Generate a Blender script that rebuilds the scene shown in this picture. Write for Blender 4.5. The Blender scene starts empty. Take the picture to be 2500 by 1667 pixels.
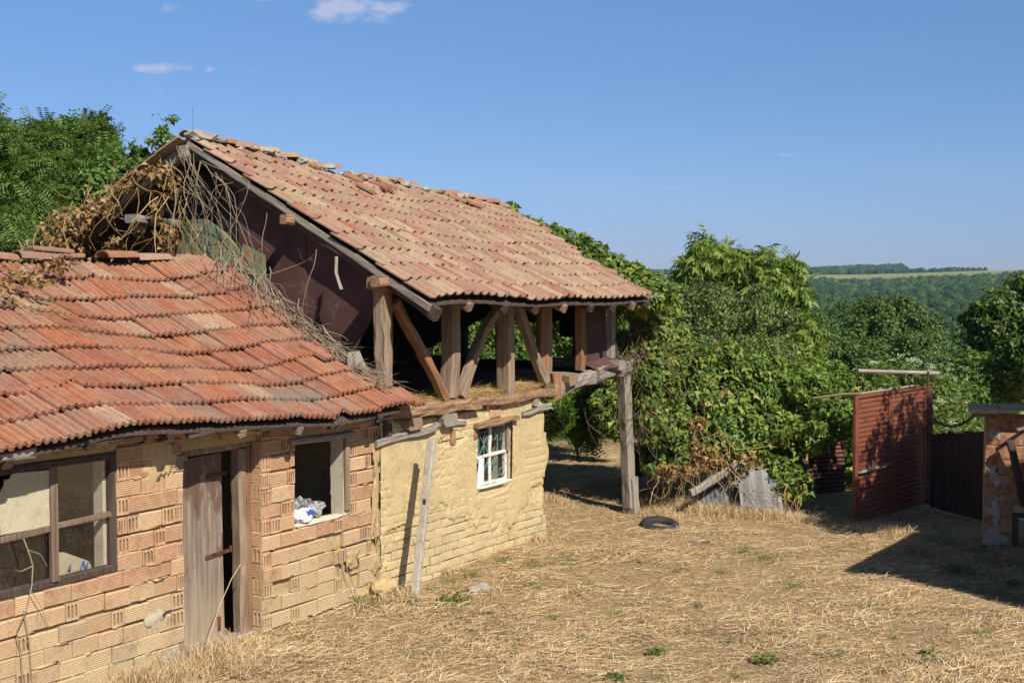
import bpy, math, random
import numpy as np
from mathutils import Vector, Matrix, noise as mnoise
random.seed(7)
rng = np.random.default_rng(11)
S = bpy.context.scene
COL = S.collection

# ------------------------------------------------------------------ camera
F = 3100.0; EYE = 3.25; PITCH = math.atan(143.5 / F)
cam = bpy.data.cameras.new('camera'); cam.sensor_width = 36; cam.lens = 36 * F / 2500
cam.clip_start = .1; cam.clip_end = 20000
camo = bpy.data.objects.new('camera', cam); COL.objects.link(camo)
camo.location = (0, 0, EYE); camo.rotation_euler = (math.pi / 2 - PITCH, 0, 0)
S.camera = camo

# ------------------------------------------------------------------ sky, sun, exposure
SUN_AZ = math.radians(149.0); SUN_EL = math.radians(43.2)
world = bpy.data.worlds.new("World"); S.world = world; world.use_nodes = True
wn = world.node_tree.nodes; wl = world.node_tree.links
wn.clear()
wout = wn.new('ShaderNodeOutputWorld'); wbg = wn.new('ShaderNodeBackground')
sky = wn.new('ShaderNodeTexSky'); sky.sky_type = 'NISHITA'; sky.sun_disc = False
sky.sun_elevation = SUN_EL; sky.sun_rotation = SUN_AZ; sky.altitude = 0
sky.air_density = 0.7; sky.dust_density = 0.2; sky.ozone_density = 6.0
wbg.inputs['Strength'].default_value = 0.084
# clouds: a few small white wisps at fixed compass directions of the sky
tc = wn.new('ShaderNodeTexCoord'); nz = wn.new('ShaderNodeTexNoise')
mp = wn.new('ShaderNodeMapping'); mp.inputs['Scale'].default_value = (1, 1, 2.2)
nz.inputs['Scale'].default_value = 34; nz.inputs['Detail'].default_value = 7; nz.inputs['Roughness'].default_value = .62
wl.new(tc.outputs['Generated'], mp.inputs['Vector']); wl.new(mp.outputs[0], nz.inputs['Vector'])
def wmath(op, a, b=None, c=None):
    n = wn.new('ShaderNodeMath'); n.operation = op
    for i, v in enumerate((a, b, c)):
        if v is None: continue
        if isinstance(v, (int, float)): n.inputs[i].default_value = v
        else: wl.new(v, n.inputs[i])
    return n.outputs[0]
sep = wn.new('ShaderNodeSeparateXYZ'); wl.new(tc.outputs['Generated'], sep.inputs[0])
azi = wmath('DIVIDE', sep.outputs[0], sep.outputs[1]); ele = wmath('DIVIDE', sep.outputs[2], sep.outputs[1])
fwd = wmath('GREATER_THAN', sep.outputs[1], 0.1)
# tint multiplied into the sky colour by height, dimming the horizon, the same all the way round
hz = wn.new('ShaderNodeValToRGB'); he = hz.color_ramp.elements
while len(he) < 6: he.new(.5)
for i_, (p_, c_) in enumerate([(0, (.62, .60, .74)), (.03, (.68, .66, .81)), (.08, (.84, .83, .89)), (.16, (.93, .98, 1.02)), (.22, (1.03, 1.12, 1.14)), (.6, (1.0, 1.08, 1.08))]):
    he[i_].position = p_; he[i_].color = (*c_, 1)
wl.new(sep.outputs[2], hz.inputs[0])
hsv = wn.new('ShaderNodeMix'); hsv.data_type = 'RGBA'; hsv.blend_type = 'MULTIPLY'; hsv.inputs['Factor'].default_value = 1
wl.new(sky.outputs[0], hsv.inputs['A']); wl.new(hz.outputs[0], hsv.inputs['B'])
mask = None
for (px, py, rx, ry, k) in [(880, 28, 190, 42, 1.0), (790, 40, 90, 30, .9), (960, 32, 80, 28, 1.0), (640, 5, 110, 22, .7), (840, -30, 260, 50, .8),
                            (400, 172, 95, 16, .8), (520, 175, 26, 12, .7), (618, 182, 30, 9, .5), (385, 228, 42, 18, .5), (295, 214, 34, 12, .3),
                            (415, 22, 50, 18, .35), (1920, 380, 75, 12, .55), (1638, 463, 48, 14, .45), (775, 410, 70, 22, .45), (1320, 468, 60, 14, .25), (2490, 220, 30, 16, .3), (1050, 430, 40, 10, .3)]:
    a0 = (px - 1250) / F; e0 = (690 - py) / F
    dx = wmath('DIVIDE', wmath('SUBTRACT', azi, a0), rx / F); dy = wmath('DIVIDE', wmath('SUBTRACT', ele, e0), ry / F)
    q = wmath('ADD', wmath('MULTIPLY', dx, dx), wmath('MULTIPLY', dy, dy))
    g = wmath('MULTIPLY', wmath('MAXIMUM', wmath('SUBTRACT', 1.0, wmath('SQRT', q)), 0.0), k)
    mask = g if mask is None else wmath('MAXIMUM', mask, g)
cl = wmath('MULTIPLY', wmath('SUBTRACT', wmath('ADD', wmath('MULTIPLY', nz.outputs[0], 2.8), mask), 1.68), 1.25)
cl = wmath('MULTIPLY', wmath('MINIMUM', wmath('MAXIMUM', cl, 0), .72), wmath('MULTIPLY', fwd, wmath('MINIMUM', wmath('MULTIPLY', mask, 5), 1)))
mx = wn.new('ShaderNodeMix'); mx.data_type = 'RGBA'
wl.new(cl, mx.inputs['Factor']); wl.new(hsv.outputs['Result'], mx.inputs['A']); mx.inputs['B'].default_value = (5.0, 5.2, 6.9, 1)
wl.new(mx.outputs['Result'], wbg.inputs['Color']); wl.new(wbg.outputs[0], wout.inputs['Surface'])

sd = Vector((math.sin(SUN_AZ) * math.cos(SUN_EL), math.cos(SUN_AZ) * math.cos(SUN_EL), math.sin(SUN_EL)))
sun = bpy.data.lights.new('sun', 'SUN'); sun.energy = 5.0; sun.angle = math.radians(.53); sun.color = (1, .94, .84)
suno = bpy.data.objects.new('sun', sun); COL.objects.link(suno)
suno.rotation_euler = sd.to_track_quat('Z', 'Y').to_euler(); suno.location = (20, -20, 30)
S.view_settings.view_transform = 'Standard'; S.view_settings.look = 'None'
S.view_settings.exposure = 0.42; S.view_settings.gamma = 1
S.view_settings.use_curve_mapping = False

# ------------------------------------------------------------------ geometry helpers
ANG = math.atan2(.845, .534)                      # heading of the old house's front wall
DV = np.array([math.cos(ANG), math.sin(ANG), 0]); BV = np.array([-math.sin(ANG), math.cos(ANG), 0])
G = np.array([-1.374, 13.1, 0.0])                 # where barn and shed walls meet, on the ground
def l2w(p): return G + p[0] * DV + p[1] * BV + np.array([0, 0, p[2]])
def at(px, py, Y):                                # point at distance Y north of the viewer
    a = (px - 1250) / F; c = (833.5 - py) / F
    r = np.array([a, math.cos(PITCH) + c * math.sin(PITCH), -math.sin(PITCH) + c * math.cos(PITCH)])
    return np.array([0, 0, EYE]) + r * Y / r[1]

def vnoise(P, seed=0):
    """smooth value noise in -1..1 for an (N,3) array"""
    P = np.asarray(P, float); i = np.floor(P).astype(np.int64); f = P - i; f = f * f * (3 - 2 * f)
    def h(ix, iy, iz):
        n = (ix * 374761393 + iy * 668265263 + iz * 2147483647 + seed * 974634777) & 0xffffffff
        n = ((n ^ (n >> 13)) * 1274126177) & 0xffffffff
        return ((n ^ (n >> 16)) & 0xffff) / 32767.5 - 1
    r = 0
    for a in (0, 1):
        for b in (0, 1):
            for c in (0, 1):
                w = (f[:, 0] if a else 1 - f[:, 0]) * (f[:, 1] if b else 1 - f[:, 1]) * (f[:, 2] if c else 1 - f[:, 2])
                r = r + w * h(i[:, 0] + a, i[:, 1] + b, i[:, 2] + c)
    return r
def fbm(P, seed=0, o=4, lac=2.1, g=.5):
    P = np.asarray(P, float); r = 0; A = 1
    for k in range(o):
        r = r + A * vnoise(P, seed + k * 17); P = P * lac; A *= g
    return r

def np_mesh(name, V, Fc, k, mat, smooth=False):
    """mesh from numpy arrays; all faces have k corners"""
    me = bpy.data.meshes.new(name); nf = len(Fc)
    me.vertices.add(len(V)); me.vertices.foreach_set('co', np.ascontiguousarray(V, np.float32).ravel())
    me.loops.add(nf * k); me.loops.foreach_set('vertex_index', np.ascontiguousarray(Fc, np.int32).ravel())
    me.polygons.add(nf); me.polygons.foreach_set('loop_start', np.arange(0, nf * k, k, dtype=np.int32))
    me.update(calc_edges=True); me.validate()
    if smooth: me.polygons.foreach_set('use_smooth', np.ones(nf, bool))
    if mat: me.materials.append(mat)
    return me
def link(name, me, parent=None):
    o = bpy.data.objects.new(name, me); COL.objects.link(o)
    if parent is not None: o.parent = parent
    return o
def tag(o, label=None, cat=None, group=None, kind=None):
    for k, v in (('label', label), ('category', cat), ('group', group), ('kind', kind)):
        if v: o[k] = v
    return o
def empty(name, label, cat, loc=(0, 0, 0), rz=0, group=None):
    o = bpy.data.objects.new(name, None); COL.objects.link(o); o.location = loc; o.rotation_euler = (0, 0, rz)
    o.empty_display_size = .1
    return tag(o, label, cat, group)

class MB:
    def __init__(s): s.v = []; s.f = []
    def add(s, vs, fs):
        n = len(s.v); s.v += [tuple(map(float, v)) for v in vs]; s.f += [tuple(n + i for i in f) for f in fs]
        return s
    def box(s, c, d, rot=None, jit=0, bev=0):
        hx, hy, hz = d[0] / 2, d[1] / 2, d[2] / 2
        vs = [Vector((x * hx, y * hy, z * hz)) for x in (-1, 1) for y in (-1, 1) for z in (-1, 1)]
        if jit: vs = [v + Vector((random.uniform(-jit, jit), random.uniform(-jit, jit), random.uniform(-jit, jit))) for v in vs]
        if rot is not None:
            R = rot if isinstance(rot, Matrix) else Matrix.Rotation(rot, 3, 'Z')
            vs = [R @ v for v in vs]
        vs = [v + Vector(c) for v in vs]
        return s.add(vs, [(0, 1, 3, 2), (4, 6, 7, 5), (0, 4, 5, 1), (2, 3, 7, 6), (0, 2, 6, 4), (1, 5, 7, 3)])
    def bx(s, x0, x1, y0, y1, z0, z1): return s.box(((x0 + x1) / 2, (y0 + y1) / 2, (z0 + z1) / 2), (x1 - x0, y1 - y0, z1 - z0))
    def loft(s, pts, secs, cap=True):
        """rings: list of centre, list of ring offsets (Vectors)"""
        n = len(secs[0]); vs = []; fs = []
        for p, sc in zip(pts, secs):
            for o in sc: vs.append(Vector(p) + o)
        for i in range(len(pts) - 1):
            for j in range(n):
                a = i * n + j; b = i * n + (j + 1) % n; fs.append((a, b, b + n, a + n))
        if cap:
            fs.append(tuple(range(n - 1, -1, -1))); fs.append(tuple(range((len(pts) - 1) * n, len(pts) * n)))
        return s.add(vs, fs)
    def beam(s, p0, p1, w, h, jit=.004, seg=None, bend=0, up=(0, 0, 1), taper=1.0, rough=.012):
        """hewn timber: chamfered section, wobbling along its length"""
        p0 = Vector(p0); p1 = Vector(p1); L = (p1 - p0).length; t = (p1 - p0).normalized()
        u = Vector(up)
        if abs(t.dot(u)) > .95: u = Vector((0, 1, 0))
        sx = t.cross(u).normalized(); uy = sx.cross(t).normalized()
        seg = seg or max(2, int(L / .16)); pts = []; secs = []
        sd_ = random.uniform(0, 99); c = .2
        for i in range(seg + 1):
            f = i / seg; k = 1 + (taper - 1) * f
            w_ = w * k / 2; h_ = h * k / 2
            off = sx * (math.sin(f * math.pi) * bend + rough * mnoise.noise((f * L * 1.7, sd_, 0))) + uy * (rough * mnoise.noise((f * L * 1.7, 0, sd_)))
            pts.append(p0.lerp(p1, f) + off); sc = []
            for (a, b) in ((1, c * 2 - 1), (1, 1 - c * 2), (1 - c, 1), (c - 1, 1), (-1, 1 - c * 2), (-1, c * 2 - 1), (c - 1, -1), (1 - c, -1)):
                sc.append(sx * (a * w_ + random.uniform(-jit, jit)) + uy * (b * h_ + random.uniform(-jit, jit)))
            secs.append(sc)
        return s.loft(pts, secs)
    def tube(s, pts, r, n=5, taper=1.0):
        pts = [Vector(p) for p in pts]; secs = []
        for i, p in enumerate(pts):
            t = (pts[min(i + 1, len(pts) - 1)] - pts[max(i - 1, 0)])
            t = t.normalized() if t.length > 1e-6 else Vector((0, 0, 1))
            u = Vector((0, 0, 1)) if abs(t.z) < .9 else Vector((1, 0, 0))
            a = t.cross(u).normalized(); b = a.cross(t); rr = r * (1 + (taper - 1) * i / max(1, len(pts) - 1))
            secs.append([a * (rr * math.cos(2 * math.pi * k / n)) + b * (rr * math.sin(2 * math.pi * k / n)) for k in range(n)])
        return s.loft(pts, secs)
    def poly(s, pts, thick):
        """flat polygon (list of points) with thickness vector"""
        n = len(pts); th = Vector(thick); vs = [Vector(p) for p in pts] + [Vector(p) + th for p in pts]
        fs = [tuple(range(n)), tuple(range(2 * n - 1, n - 1, -1))] + [(i, i + n, (i + 1) % n + n, (i + 1) % n) for i in range(n)]
        return s.add(vs, fs)
    def mesh(s, name, mat, smooth=False, fix=True):
        me = bpy.data.meshes.new(name); me.from_pydata(s.v, [], s.f); me.update()
        if fix:
            import bmesh
            b = bmesh.new(); b.from_mesh(me); bmesh.ops.recalc_face_normals(b, faces=b.faces); b.to_mesh(me); b.free()
        if smooth:
            for p in me.polygons: p.use_smooth = True
        if mat: me.materials.append(mat)
        return me
    def build(s, name, mat, parent=None, smooth=False, fix=True): return link(name, s.mesh(name, mat, smooth, fix), parent)

# ------------------------------------------------------------------ materials
class NT:
    def __init__(s, name):
        s.m = bpy.data.materials.new(name); s.m.use_nodes = True; s.t = s.m.node_tree; s.n = s.t.nodes; s.l = s.t.links
        s.b = s.n['Principled BSDF']; s.out = s.n['Material Output']; s.geo = s.n.new('ShaderNodeNewGeometry'); s.tc = s.n.new('ShaderNodeTexCoord')
    def put(s, sock, v):
        if isinstance(v, bpy.types.NodeSocket): s.l.new(v, sock)
        elif isinstance(v, (tuple, list)) and len(v) == 3 and sock.type == 'RGBA': sock.default_value = (*v, 1)
        else: sock.default_value = v
    def noise(s, scale, det=4, rough=.55, vec=None, stretch=None, dist=0, col=False):
        n = s.n.new('ShaderNodeTexNoise'); n.inputs['Scale'].default_value = scale; n.inputs['Detail'].default_value = det
        n.inputs['Roughness'].default_value = rough; n.inputs['Distortion'].default_value = dist
        v = vec if vec is not None else s.geo.outputs['Position']
        if stretch:
            m = s.n.new('ShaderNodeMapping'); m.inputs['Scale'].default_value = stretch; s.l.new(v, m.inputs[0]); v = m.outputs[0]
        s.l.new(v, n.inputs['Vector']); return n.outputs['Color' if col else 'Fac']
    def vor(s, scale, feature='F1', vec=None):
        n = s.n.new('ShaderNodeTexVoronoi'); n.feature = feature; n.inputs['Scale'].default_value = scale
        s.l.new(vec if vec is not None else s.geo.outputs['Position'], n.inputs['Vector']); return n.outputs['Distance']
    def ramp(s, v, stops, interp='LINEAR'):
        r = s.n.new('ShaderNodeValToRGB'); r.color_ramp.interpolation = interp; e = r.color_ramp.elements
        while len(e) < len(stops): e.new(.5)
        for i, (p, c) in enumerate(stops):
            e[i].position = p; e[i].color = (c, c, c, 1) if isinstance(c, (int, float)) else (*c, 1)
        s.l.new(v, r.inputs[0]); return r.outputs[0]
    def mix(s, f, a, b, mode='MIX'):
        m = s.n.new('ShaderNodeMix'); m.data_type = 'RGBA'; m.blend_type = mode
        s.put(m.inputs['Factor'], f); s.put(m.inputs['A'], a); s.put(m.inputs['B'], b); return m.outputs['Result']
    def math(s, op, a, b=None):
        m = s.n.new('ShaderNodeMath'); m.operation = op; s.put(m.inputs[0], a)
        if b is not None: s.put(m.inputs[1], b)
        return m.outputs[0]
    def rnd(s):
        oi = s.n.new('ShaderNodeObjectInfo')
        return s.math('FRACT', s.math('ADD', oi.outputs['Random'], s.geo.outputs['Random Per Island']))
    def bump(s, h, strength=.5, dist=.01):
        b = s.n.new('ShaderNodeBump'); b.inputs['Strength'].default_value = strength; b.inputs['Distance'].default_value = dist
        s.l.new(h, b.inputs['Height'])
        if s.b.inputs['Normal'].is_linked: s.l.new(s.b.inputs['Normal'].links[0].from_socket, b.inputs['Normal'])
        s.l.new(b.outputs[0], s.b.inputs['Normal'])
    def done(s, col, rough=.9, spec=.2, metal=0):
        s.put(s.b.inputs['Base Color'], col); s.put(s.b.inputs['Roughness'], rough)
        s.put(s.b.inputs['Specular IOR Level'], spec); s.put(s.b.inputs['Metallic'], metal); return s.m

def m_tile(name, stops, lichen, lich_col, amt, dark=.25, streak=.5, ends=True):
    t = NT(name); r = t.rnd(); c = t.ramp(r, stops)
    oo = t.n.new('ShaderNodeObjectInfo'); va = t.n.new('ShaderNodeVectorMath'); va.operation = 'ADD'; cm_ = t.n.new('ShaderNodeCombineXYZ')
    t.l.new(t.math('MULTIPLY', oo.outputs['Random'], 90), cm_.inputs[1]); t.l.new(t.tc.outputs['Object'], va.inputs[0]); t.l.new(cm_.outputs[0], va.inputs[1])
    c = t.mix(t.ramp(t.noise(9, 5, .6), [(.3, 0), (.7, 1)]), c, t.mix(.5, c, stops[1][1]))
    sk = t.noise(70, 4, .65, va.outputs[0], (1, .10, 1)); c = t.mix(t.math('MULTIPLY', t.ramp(sk, [(.45, 0), (.62, 1)]), streak), c, t.mix(.72, c, (.10, .06, .045)))
    c = t.mix(t.math('MULTIPLY', t.ramp(sk, [(.30, 1), (.42, 0)]), .35), c, (.50, .36, .26))
    n1 = t.noise(60, 4, .7); c = t.mix(t.math('MULTIPLY', t.ramp(n1, [(.35, 1), (.6, 0)]), dark), c, (.12, .075, .05))
    so = t.n.new('ShaderNodeSeparateXYZ'); t.l.new(t.tc.outputs['Object'], so.inputs[0])
    if ends: c = t.mix(t.math('MULTIPLY', t.ramp(t.math('ADD', so.outputs[1], t.math('MULTIPLY', t.noise(60, 3), .012)), [(.004, 1), (.016, 0)]), .42), c, (.085, .06, .042))
    c = t.mix(t.math('MULTIPLY', t.ramp(t.noise(6.5, 7, .78, None, None, .6), [(.50, 0), (.64, 1)]), .55), c, t.mix(.7, c, (.09, .065, .045)))
    c = t.mix(t.math('MULTIPLY', t.ramp(t.noise(2.4, 5, .7), [(.52, 0), (.66, 1)]), .4), c, (.34, .27, .17))
    big = t.noise(1.3, 2, .5); mid = t.noise(lichen, 6, .75)
    rr = t.math('MULTIPLY', t.math('SUBTRACT', t.math('FRACT', t.math('MULTIPLY', r, 7.3)), .5), .10)
    lv = t.math('ADD', t.math('ADD', mid, t.math('MULTIPLY', t.math('SUBTRACT', big, .5), .6)), rr)
    lm = t.ramp(lv, [(.60 - amt, 0), (.66 - amt, 1)])
    c = t.mix(t.math('MULTIPLY', lm, .85), c, t.mix(t.noise(90, 2, .5), lich_col[0], lich_col[1]))
    t.bump(t.noise(45, 5, .7), .5, .006); t.bump(t.noise(160, 2, .6), .25, .002)
    return t.done(c, .93, .12)
M = {}
M['tile_red'] = m_tile('weathered red clay', [(0, (.33, .105, .055)), (.25, (.37, .145, .085)), (.5, (.42, .20, .125)), (.75, (.40, .125, .055)), (.93, (.44, .235, .13)), (1, (.50, .36, .24))], 48, ((.07, .06, .05), (.30, .27, .23)), .03, .45, .42)
M['tile_tan'] = m_tile('weathered tan clay', [(0, (.33, .17, .115)), (.2, (.38, .245, .17)), (.38, (.46, .34, .22)), (.50, (.29, .125, .095)), (.66, (.33, .155, .12)), (.78, (.38, .23, .16)), (.88, (.45, .355, .205)), (.96, (.30, .13, .085)), (1, (.30, .09, .045))], 26, ((.14, .11, .08), (.34, .28, .16)), .01, .3, .22)
def m_brick(name, stops, coat):
    t = NT(name); c = t.ramp(t.rnd(), stops)
    c = t.mix(t.math('MULTIPLY', t.ramp(t.noise(14, 5, .65), [(.4, 0), (.7, 1)]), .6), c, (.55, .40, .22))
    sp = t.n.new('ShaderNodeSeparateXYZ'); t.l.new(t.geo.outputs['Position'], sp.inputs[0])
    h = t.math('ADD', sp.outputs[2], t.math('MULTIPLY', t.math('SUBTRACT', t.noise(2.2, 5, .6), .5), 1.5))
    c = t.mix(t.math('MULTIPLY', t.ramp(h, [(.25, 1), (.85, 0)]), coat), c, (.47, .37, .215))
    c = t.mix(t.math('MULTIPLY', t.ramp(t.noise(5, 7, .75), [(.54, 0), (.68, 1)]), .55), c, (.17, .11, .08)); c = t.mix(t.math('MULTIPLY', t.ramp(t.noise(42, 5, .75), [(.52, 0), (.62, 1)]), .4), c, (.22, .14, .09))
    t.bump(t.noise(70, 5, .7), .5, .005)
    return t.done(c, .95, .1)
M['brick'] = m_brick('hollow clay brick', [(0, (.37, .20, .12)), (.3, (.48, .295, .175)), (.55, (.55, .38, .23)), (.8, (.38, .18, .11)), (.95, (.50, .34, .20)), (1, (.20, .15, .135))], .75)
M['brick_dark'] = m_brick('old red block', [(0, (.22, .075, .04)), (.5, (.30, .11, .055)), (1, (.24, .10, .07))], .15)
def m_mud(name, c1, c2, c3, b=.6):
    t = NT(name); c = t.mix(t.ramp(t.noise(3, 6, .65), [(.3, 0), (.7, 1)]), c1, c2)
    c = t.mix(t.math('MULTIPLY', t.ramp(t.noise(16, 5, .7), [(.5, 0), (.68, 1)]), .55), c, c3)
    c = t.mix(t.math('MULTIPLY', t.ramp(t.noise(5, 7, .75), [(.5, 0), (.66, 1)]), .5), c, t.mix(.55, c, (.17, .11, .06)))
    c = t.mix(t.math('MULTIPLY', t.ramp(t.noise(75, 3, .7, None, (1, 1, 3)), [(.60, 0), (.68, 1)]), .45), c, t.mix(.6, c, (.16, .10, .05)))
    c = t.mix(t.math('MULTIPLY', t.ramp(t.vor(7, 'DISTANCE_TO_EDGE'), [(0, 1), (.02, 0)]), t.math('MULTIPLY', t.ramp(t.noise(1.6, 3), [(.5, 0), (.6, 1)]), .5)), c, (.2, .13, .06))
    r = t.math('MULTIPLY', t.math('SUBTRACT', t.rnd(), .5), .12)
    hs = t.n.new('ShaderNodeHueSaturation'); t.put(hs.inputs['Value'], t.math('ADD', 1.0, r)); t.put(hs.inputs['Color'], c)
    t.bump(t.noise(28, 6, .75), b, .012); t.bump(t.noise(110, 3, .65), .6, .004)
    return t.done(hs.outputs[0], .97, .08)
M['mud'] = m_mud('yellow mud plaster', (.54, .43, .235), (.47, .365, .19), (.36, .265, .13), .4)
M['adobe'] = m_mud('adobe', (.55, .445, .25), (.49, .39, .215), (.40, .29, .155), .5)
M['mortar'] = m_mud('mud mortar', (.50, .38, .20), (.40, .28, .14), (.28, .19, .10), .7)
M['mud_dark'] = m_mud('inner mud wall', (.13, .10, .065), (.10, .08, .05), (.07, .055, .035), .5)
M['plaster'] = m_mud('pale lime plaster', (.56, .50, .39), (.50, .43, .32), (.42, .36, .26), .4)
M['cement'] = m_mud('grey cement', (.42, .385, .32), (.28, .25, .21), (.18, .155, .125), .6)
M['concrete'] = m_mud('old concrete', (.46, .42, .34), (.38, .33, .26), (.22, .18, .13), .9)
def m_wood(name, c1, c2, c3, sc=1, b=.6):
    t = NT(name); v = t.tc.outputs['Object']
    st = t.noise(9 * sc, 6, .7, v, (1, 1, .12)); st2 = t.noise(40 * sc, 3, .6, v, (1, 1, .05))
    c = t.mix(t.ramp(st, [(.35, 0), (.65, 1)]), c1, c2); c = t.mix(t.math('MULTIPLY', t.ramp(st2, [(.48, 0), (.62, 1)]), .65), c, c3)
    c = t.mix(t.math('MULTIPLY', t.ramp(t.noise(2.5, 4, .6), [(.45, 0), (.65, 1)]), .5), c, c1)
    t.bump(st2, b, .006); t.bump(st, b, .01); return t.done(c, .85, .2)
def m_woodx(name, c1, c2, c3):      # grain along local X
    t = NT(name); v = t.tc.outputs['Object']
    st = t.noise(9, 6, .7, v, (.12, 1, 1)); st2 = t.noise(40, 3, .6, v, (.05, 1, 1))
    c = t.mix(t.ramp(st, [(.35, 0), (.65, 1)]), c1, c2); c = t.mix(t.math('MULTIPLY', t.ramp(st2, [(.48, 0), (.62, 1)]), .65), c, c3)
    t.bump(st2, .6, .006); t.bump(st, .6, .012); return t.done(c, .85, .2)
M['wood'] = m_wood('weathered timber', (.22, .155, .10), (.31, .235, .165), (.10, .065, .045))
M['wood_orange'] = m_wood('reddish timber', (.24, .115, .055), (.31, .175, .09), (.10, .05, .03))
M['wood_grey'] = m_wood('grey timber', (.24, .205, .165), (.34, .30, .245), (.10, .08, .065))
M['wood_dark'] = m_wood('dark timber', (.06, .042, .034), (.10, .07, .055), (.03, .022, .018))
M['wood_x'] = m_woodx('weathered sill timber', (.25, .14, .075), (.34, .21, .12), (.085, .05, .03))
M['wood_grey_x'] = m_woodx('grey deck timber', (.21, .18, .15), (.31, .265, .22), (.09, .07, .06))
M['wood_mid'] = m_wood('stained window timber', (.15, .10, .07), (.22, .16, .115), (.07, .045, .033))
M['door'] = None
def m_door():
    t = NT('door boards with flaked brown paint'); v = t.tc.outputs['Object']
    g = t.noise(26, 4, .65, v, (1, 1, .05)); c = t.mix(t.ramp(g, [(.38, 0), (.62, 1)]), (.15, .11, .08), (.28, .225, .175))
    sp = t.n.new('ShaderNodeSeparateXYZ'); t.l.new(t.geo.outputs['Position'], sp.inputs[0])
    pk = t.math('ADD', t.noise(5, 6, .75, v, (1, 1, .3)), t.math('MULTIPLY', t.math('SUBTRACT', sp.outputs[2], .95), .16))
    c = t.mix(t.math('MULTIPLY', t.ramp(pk, [(.52, 0), (.58, 1)]), .8), c, (.11, .055, .042))
    c = t.mix(t.math('MULTIPLY', t.ramp(sp.outputs[2], [(.1, 1), (.65, 0)]), .55), c, (.40, .31, .20))
    t.bump(g, .5, .006); return t.done(c, .8, .25)
M['door'] = m_door()
def m_sheet(name, c1, c2, c3, th=.55, metal=.0, rough=.7):
    t = NT(name); c = t.mix(t.ramp(t.noise(2.2, 5, .6), [(.35, 0), (.65, 1)]), c1, c2)
    c = t.mix(t.ramp(t.noise(5, 7, .7), [(th, 0), (th + .08, 1)]), c, c3)
    t.bump(t.noise(8, 4, .6), .2, .01); return t.done(c, rough, .3, metal)
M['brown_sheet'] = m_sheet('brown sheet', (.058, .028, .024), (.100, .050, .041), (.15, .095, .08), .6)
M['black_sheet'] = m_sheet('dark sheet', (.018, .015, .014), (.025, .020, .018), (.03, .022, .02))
M['rust'] = m_sheet('rust', (.15, .046, .024), (.20, .064, .034), (.085, .03, .02), .55)
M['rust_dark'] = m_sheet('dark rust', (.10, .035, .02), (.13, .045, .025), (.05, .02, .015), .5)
M['green_rust'] = m_sheet('peeling green sheet', (.10, .15, .10), (.24, .20, .08), (.26, .10, .04), .56)
M['zinc'] = m_sheet('zinc', (.13, .135, .135), (.18, .18, .175), (.12, .075, .05), .6, .2, .6)
M['iron'] = m_sheet('painted iron', (.10, .20, .19), (.13, .23, .21), (.20, .12, .07), .62)
M['pipe'] = m_sheet('pale pipe', (.34, .30, .29), (.26, .20, .17), (.24, .10, .06), .57)
M['black'] = m_sheet('rubber', (.022, .022, .024), (.035, .034, .035), (.08, .065, .05), .62, 0, .75)
def m_plain(name, c, rough=.6, spec=.3):
    t = NT(name); cc = t.mix(t.ramp(t.noise(25, 3), [(.4, 0), (.65, 1)]), c, tuple(x * .8 for x in c)); return t.done(cc, rough, spec)
M['white_paint'] = None
def m_wp():
    t = NT('flaking white paint'); c = t.mix(t.ramp(t.noise(30, 5, .7), [(.56, 0), (.6, 1)]), (.66, .64, .58), (.30, .23, .155)); t.bump(t.noise(40, 4), .4, .004); return t.done(c, .7, .3)
M['white_paint'] = m_wp()
M['white'] = m_plain('white sheet', (.80, .80, .80), .5)
M['card'] = m_mud('yellowed cardboard', (.50, .45, .31), (.45, .39, .26), (.36, .30, .19), .2)
def m_bag():
    t = NT('printed film'); v = t.tc.outputs['Object']
    c = t.mix(t.ramp(t.noise(11, 1, .4, v), [(.56, 0), (.57, 1)]), (.72, .74, .78), (.02, .10, .42)); t.bump(t.noise(30, 4), .6, .02); return t.done(c, .22, .6)
M['bag'] = m_bag()
def m_film():
    t = NT('clear film'); v = t.tc.outputs['Object']; t.bump(t.noise(26, 5, .7, v, None, 1.5), 1, .03)
    c = t.ramp(t.noise(18, 3, .6, v), [(.4, (.12, .12, .13)), (.6, (.5, .5, .52))]); return t.done(c, .12, .8)
M['film'] = m_film()
def m_glass():
    t = NT('dusty pane'); tr = t.n.new('ShaderNodeBsdfTransparent'); ms = t.n.new('ShaderNodeMixShader'); gl = t.n.new('ShaderNodeBsdfGlossy'); gl.inputs['Roughness'].default_value = .05
    m2 = t.n.new('ShaderNodeMixShader'); m2.inputs[0].default_value = .08; t.l.new(tr.outputs[0], m2.inputs[1]); t.l.new(gl.outputs[0], m2.inputs[2])
    d = t.math('ADD', t.math('MULTIPLY', t.ramp(t.noise(6, 6, .7), [(.4, .0), (.75, 1)]), .035), t.math('MULTIPLY', t.ramp(t.noise(75, 3, .6), [(.63, 0), (.70, 1)]), .3))
    t.l.new(d, ms.inputs[0]); t.l.new(m2.outputs[0], ms.inputs[1]); t.done((.26, .25, .20), .9, .1); t.l.new(t.b.outputs[0], ms.inputs[2]); t.l.new(ms.outputs[0], t.out.inputs[0]); return t.m
M['glass'] = m_glass()
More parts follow.
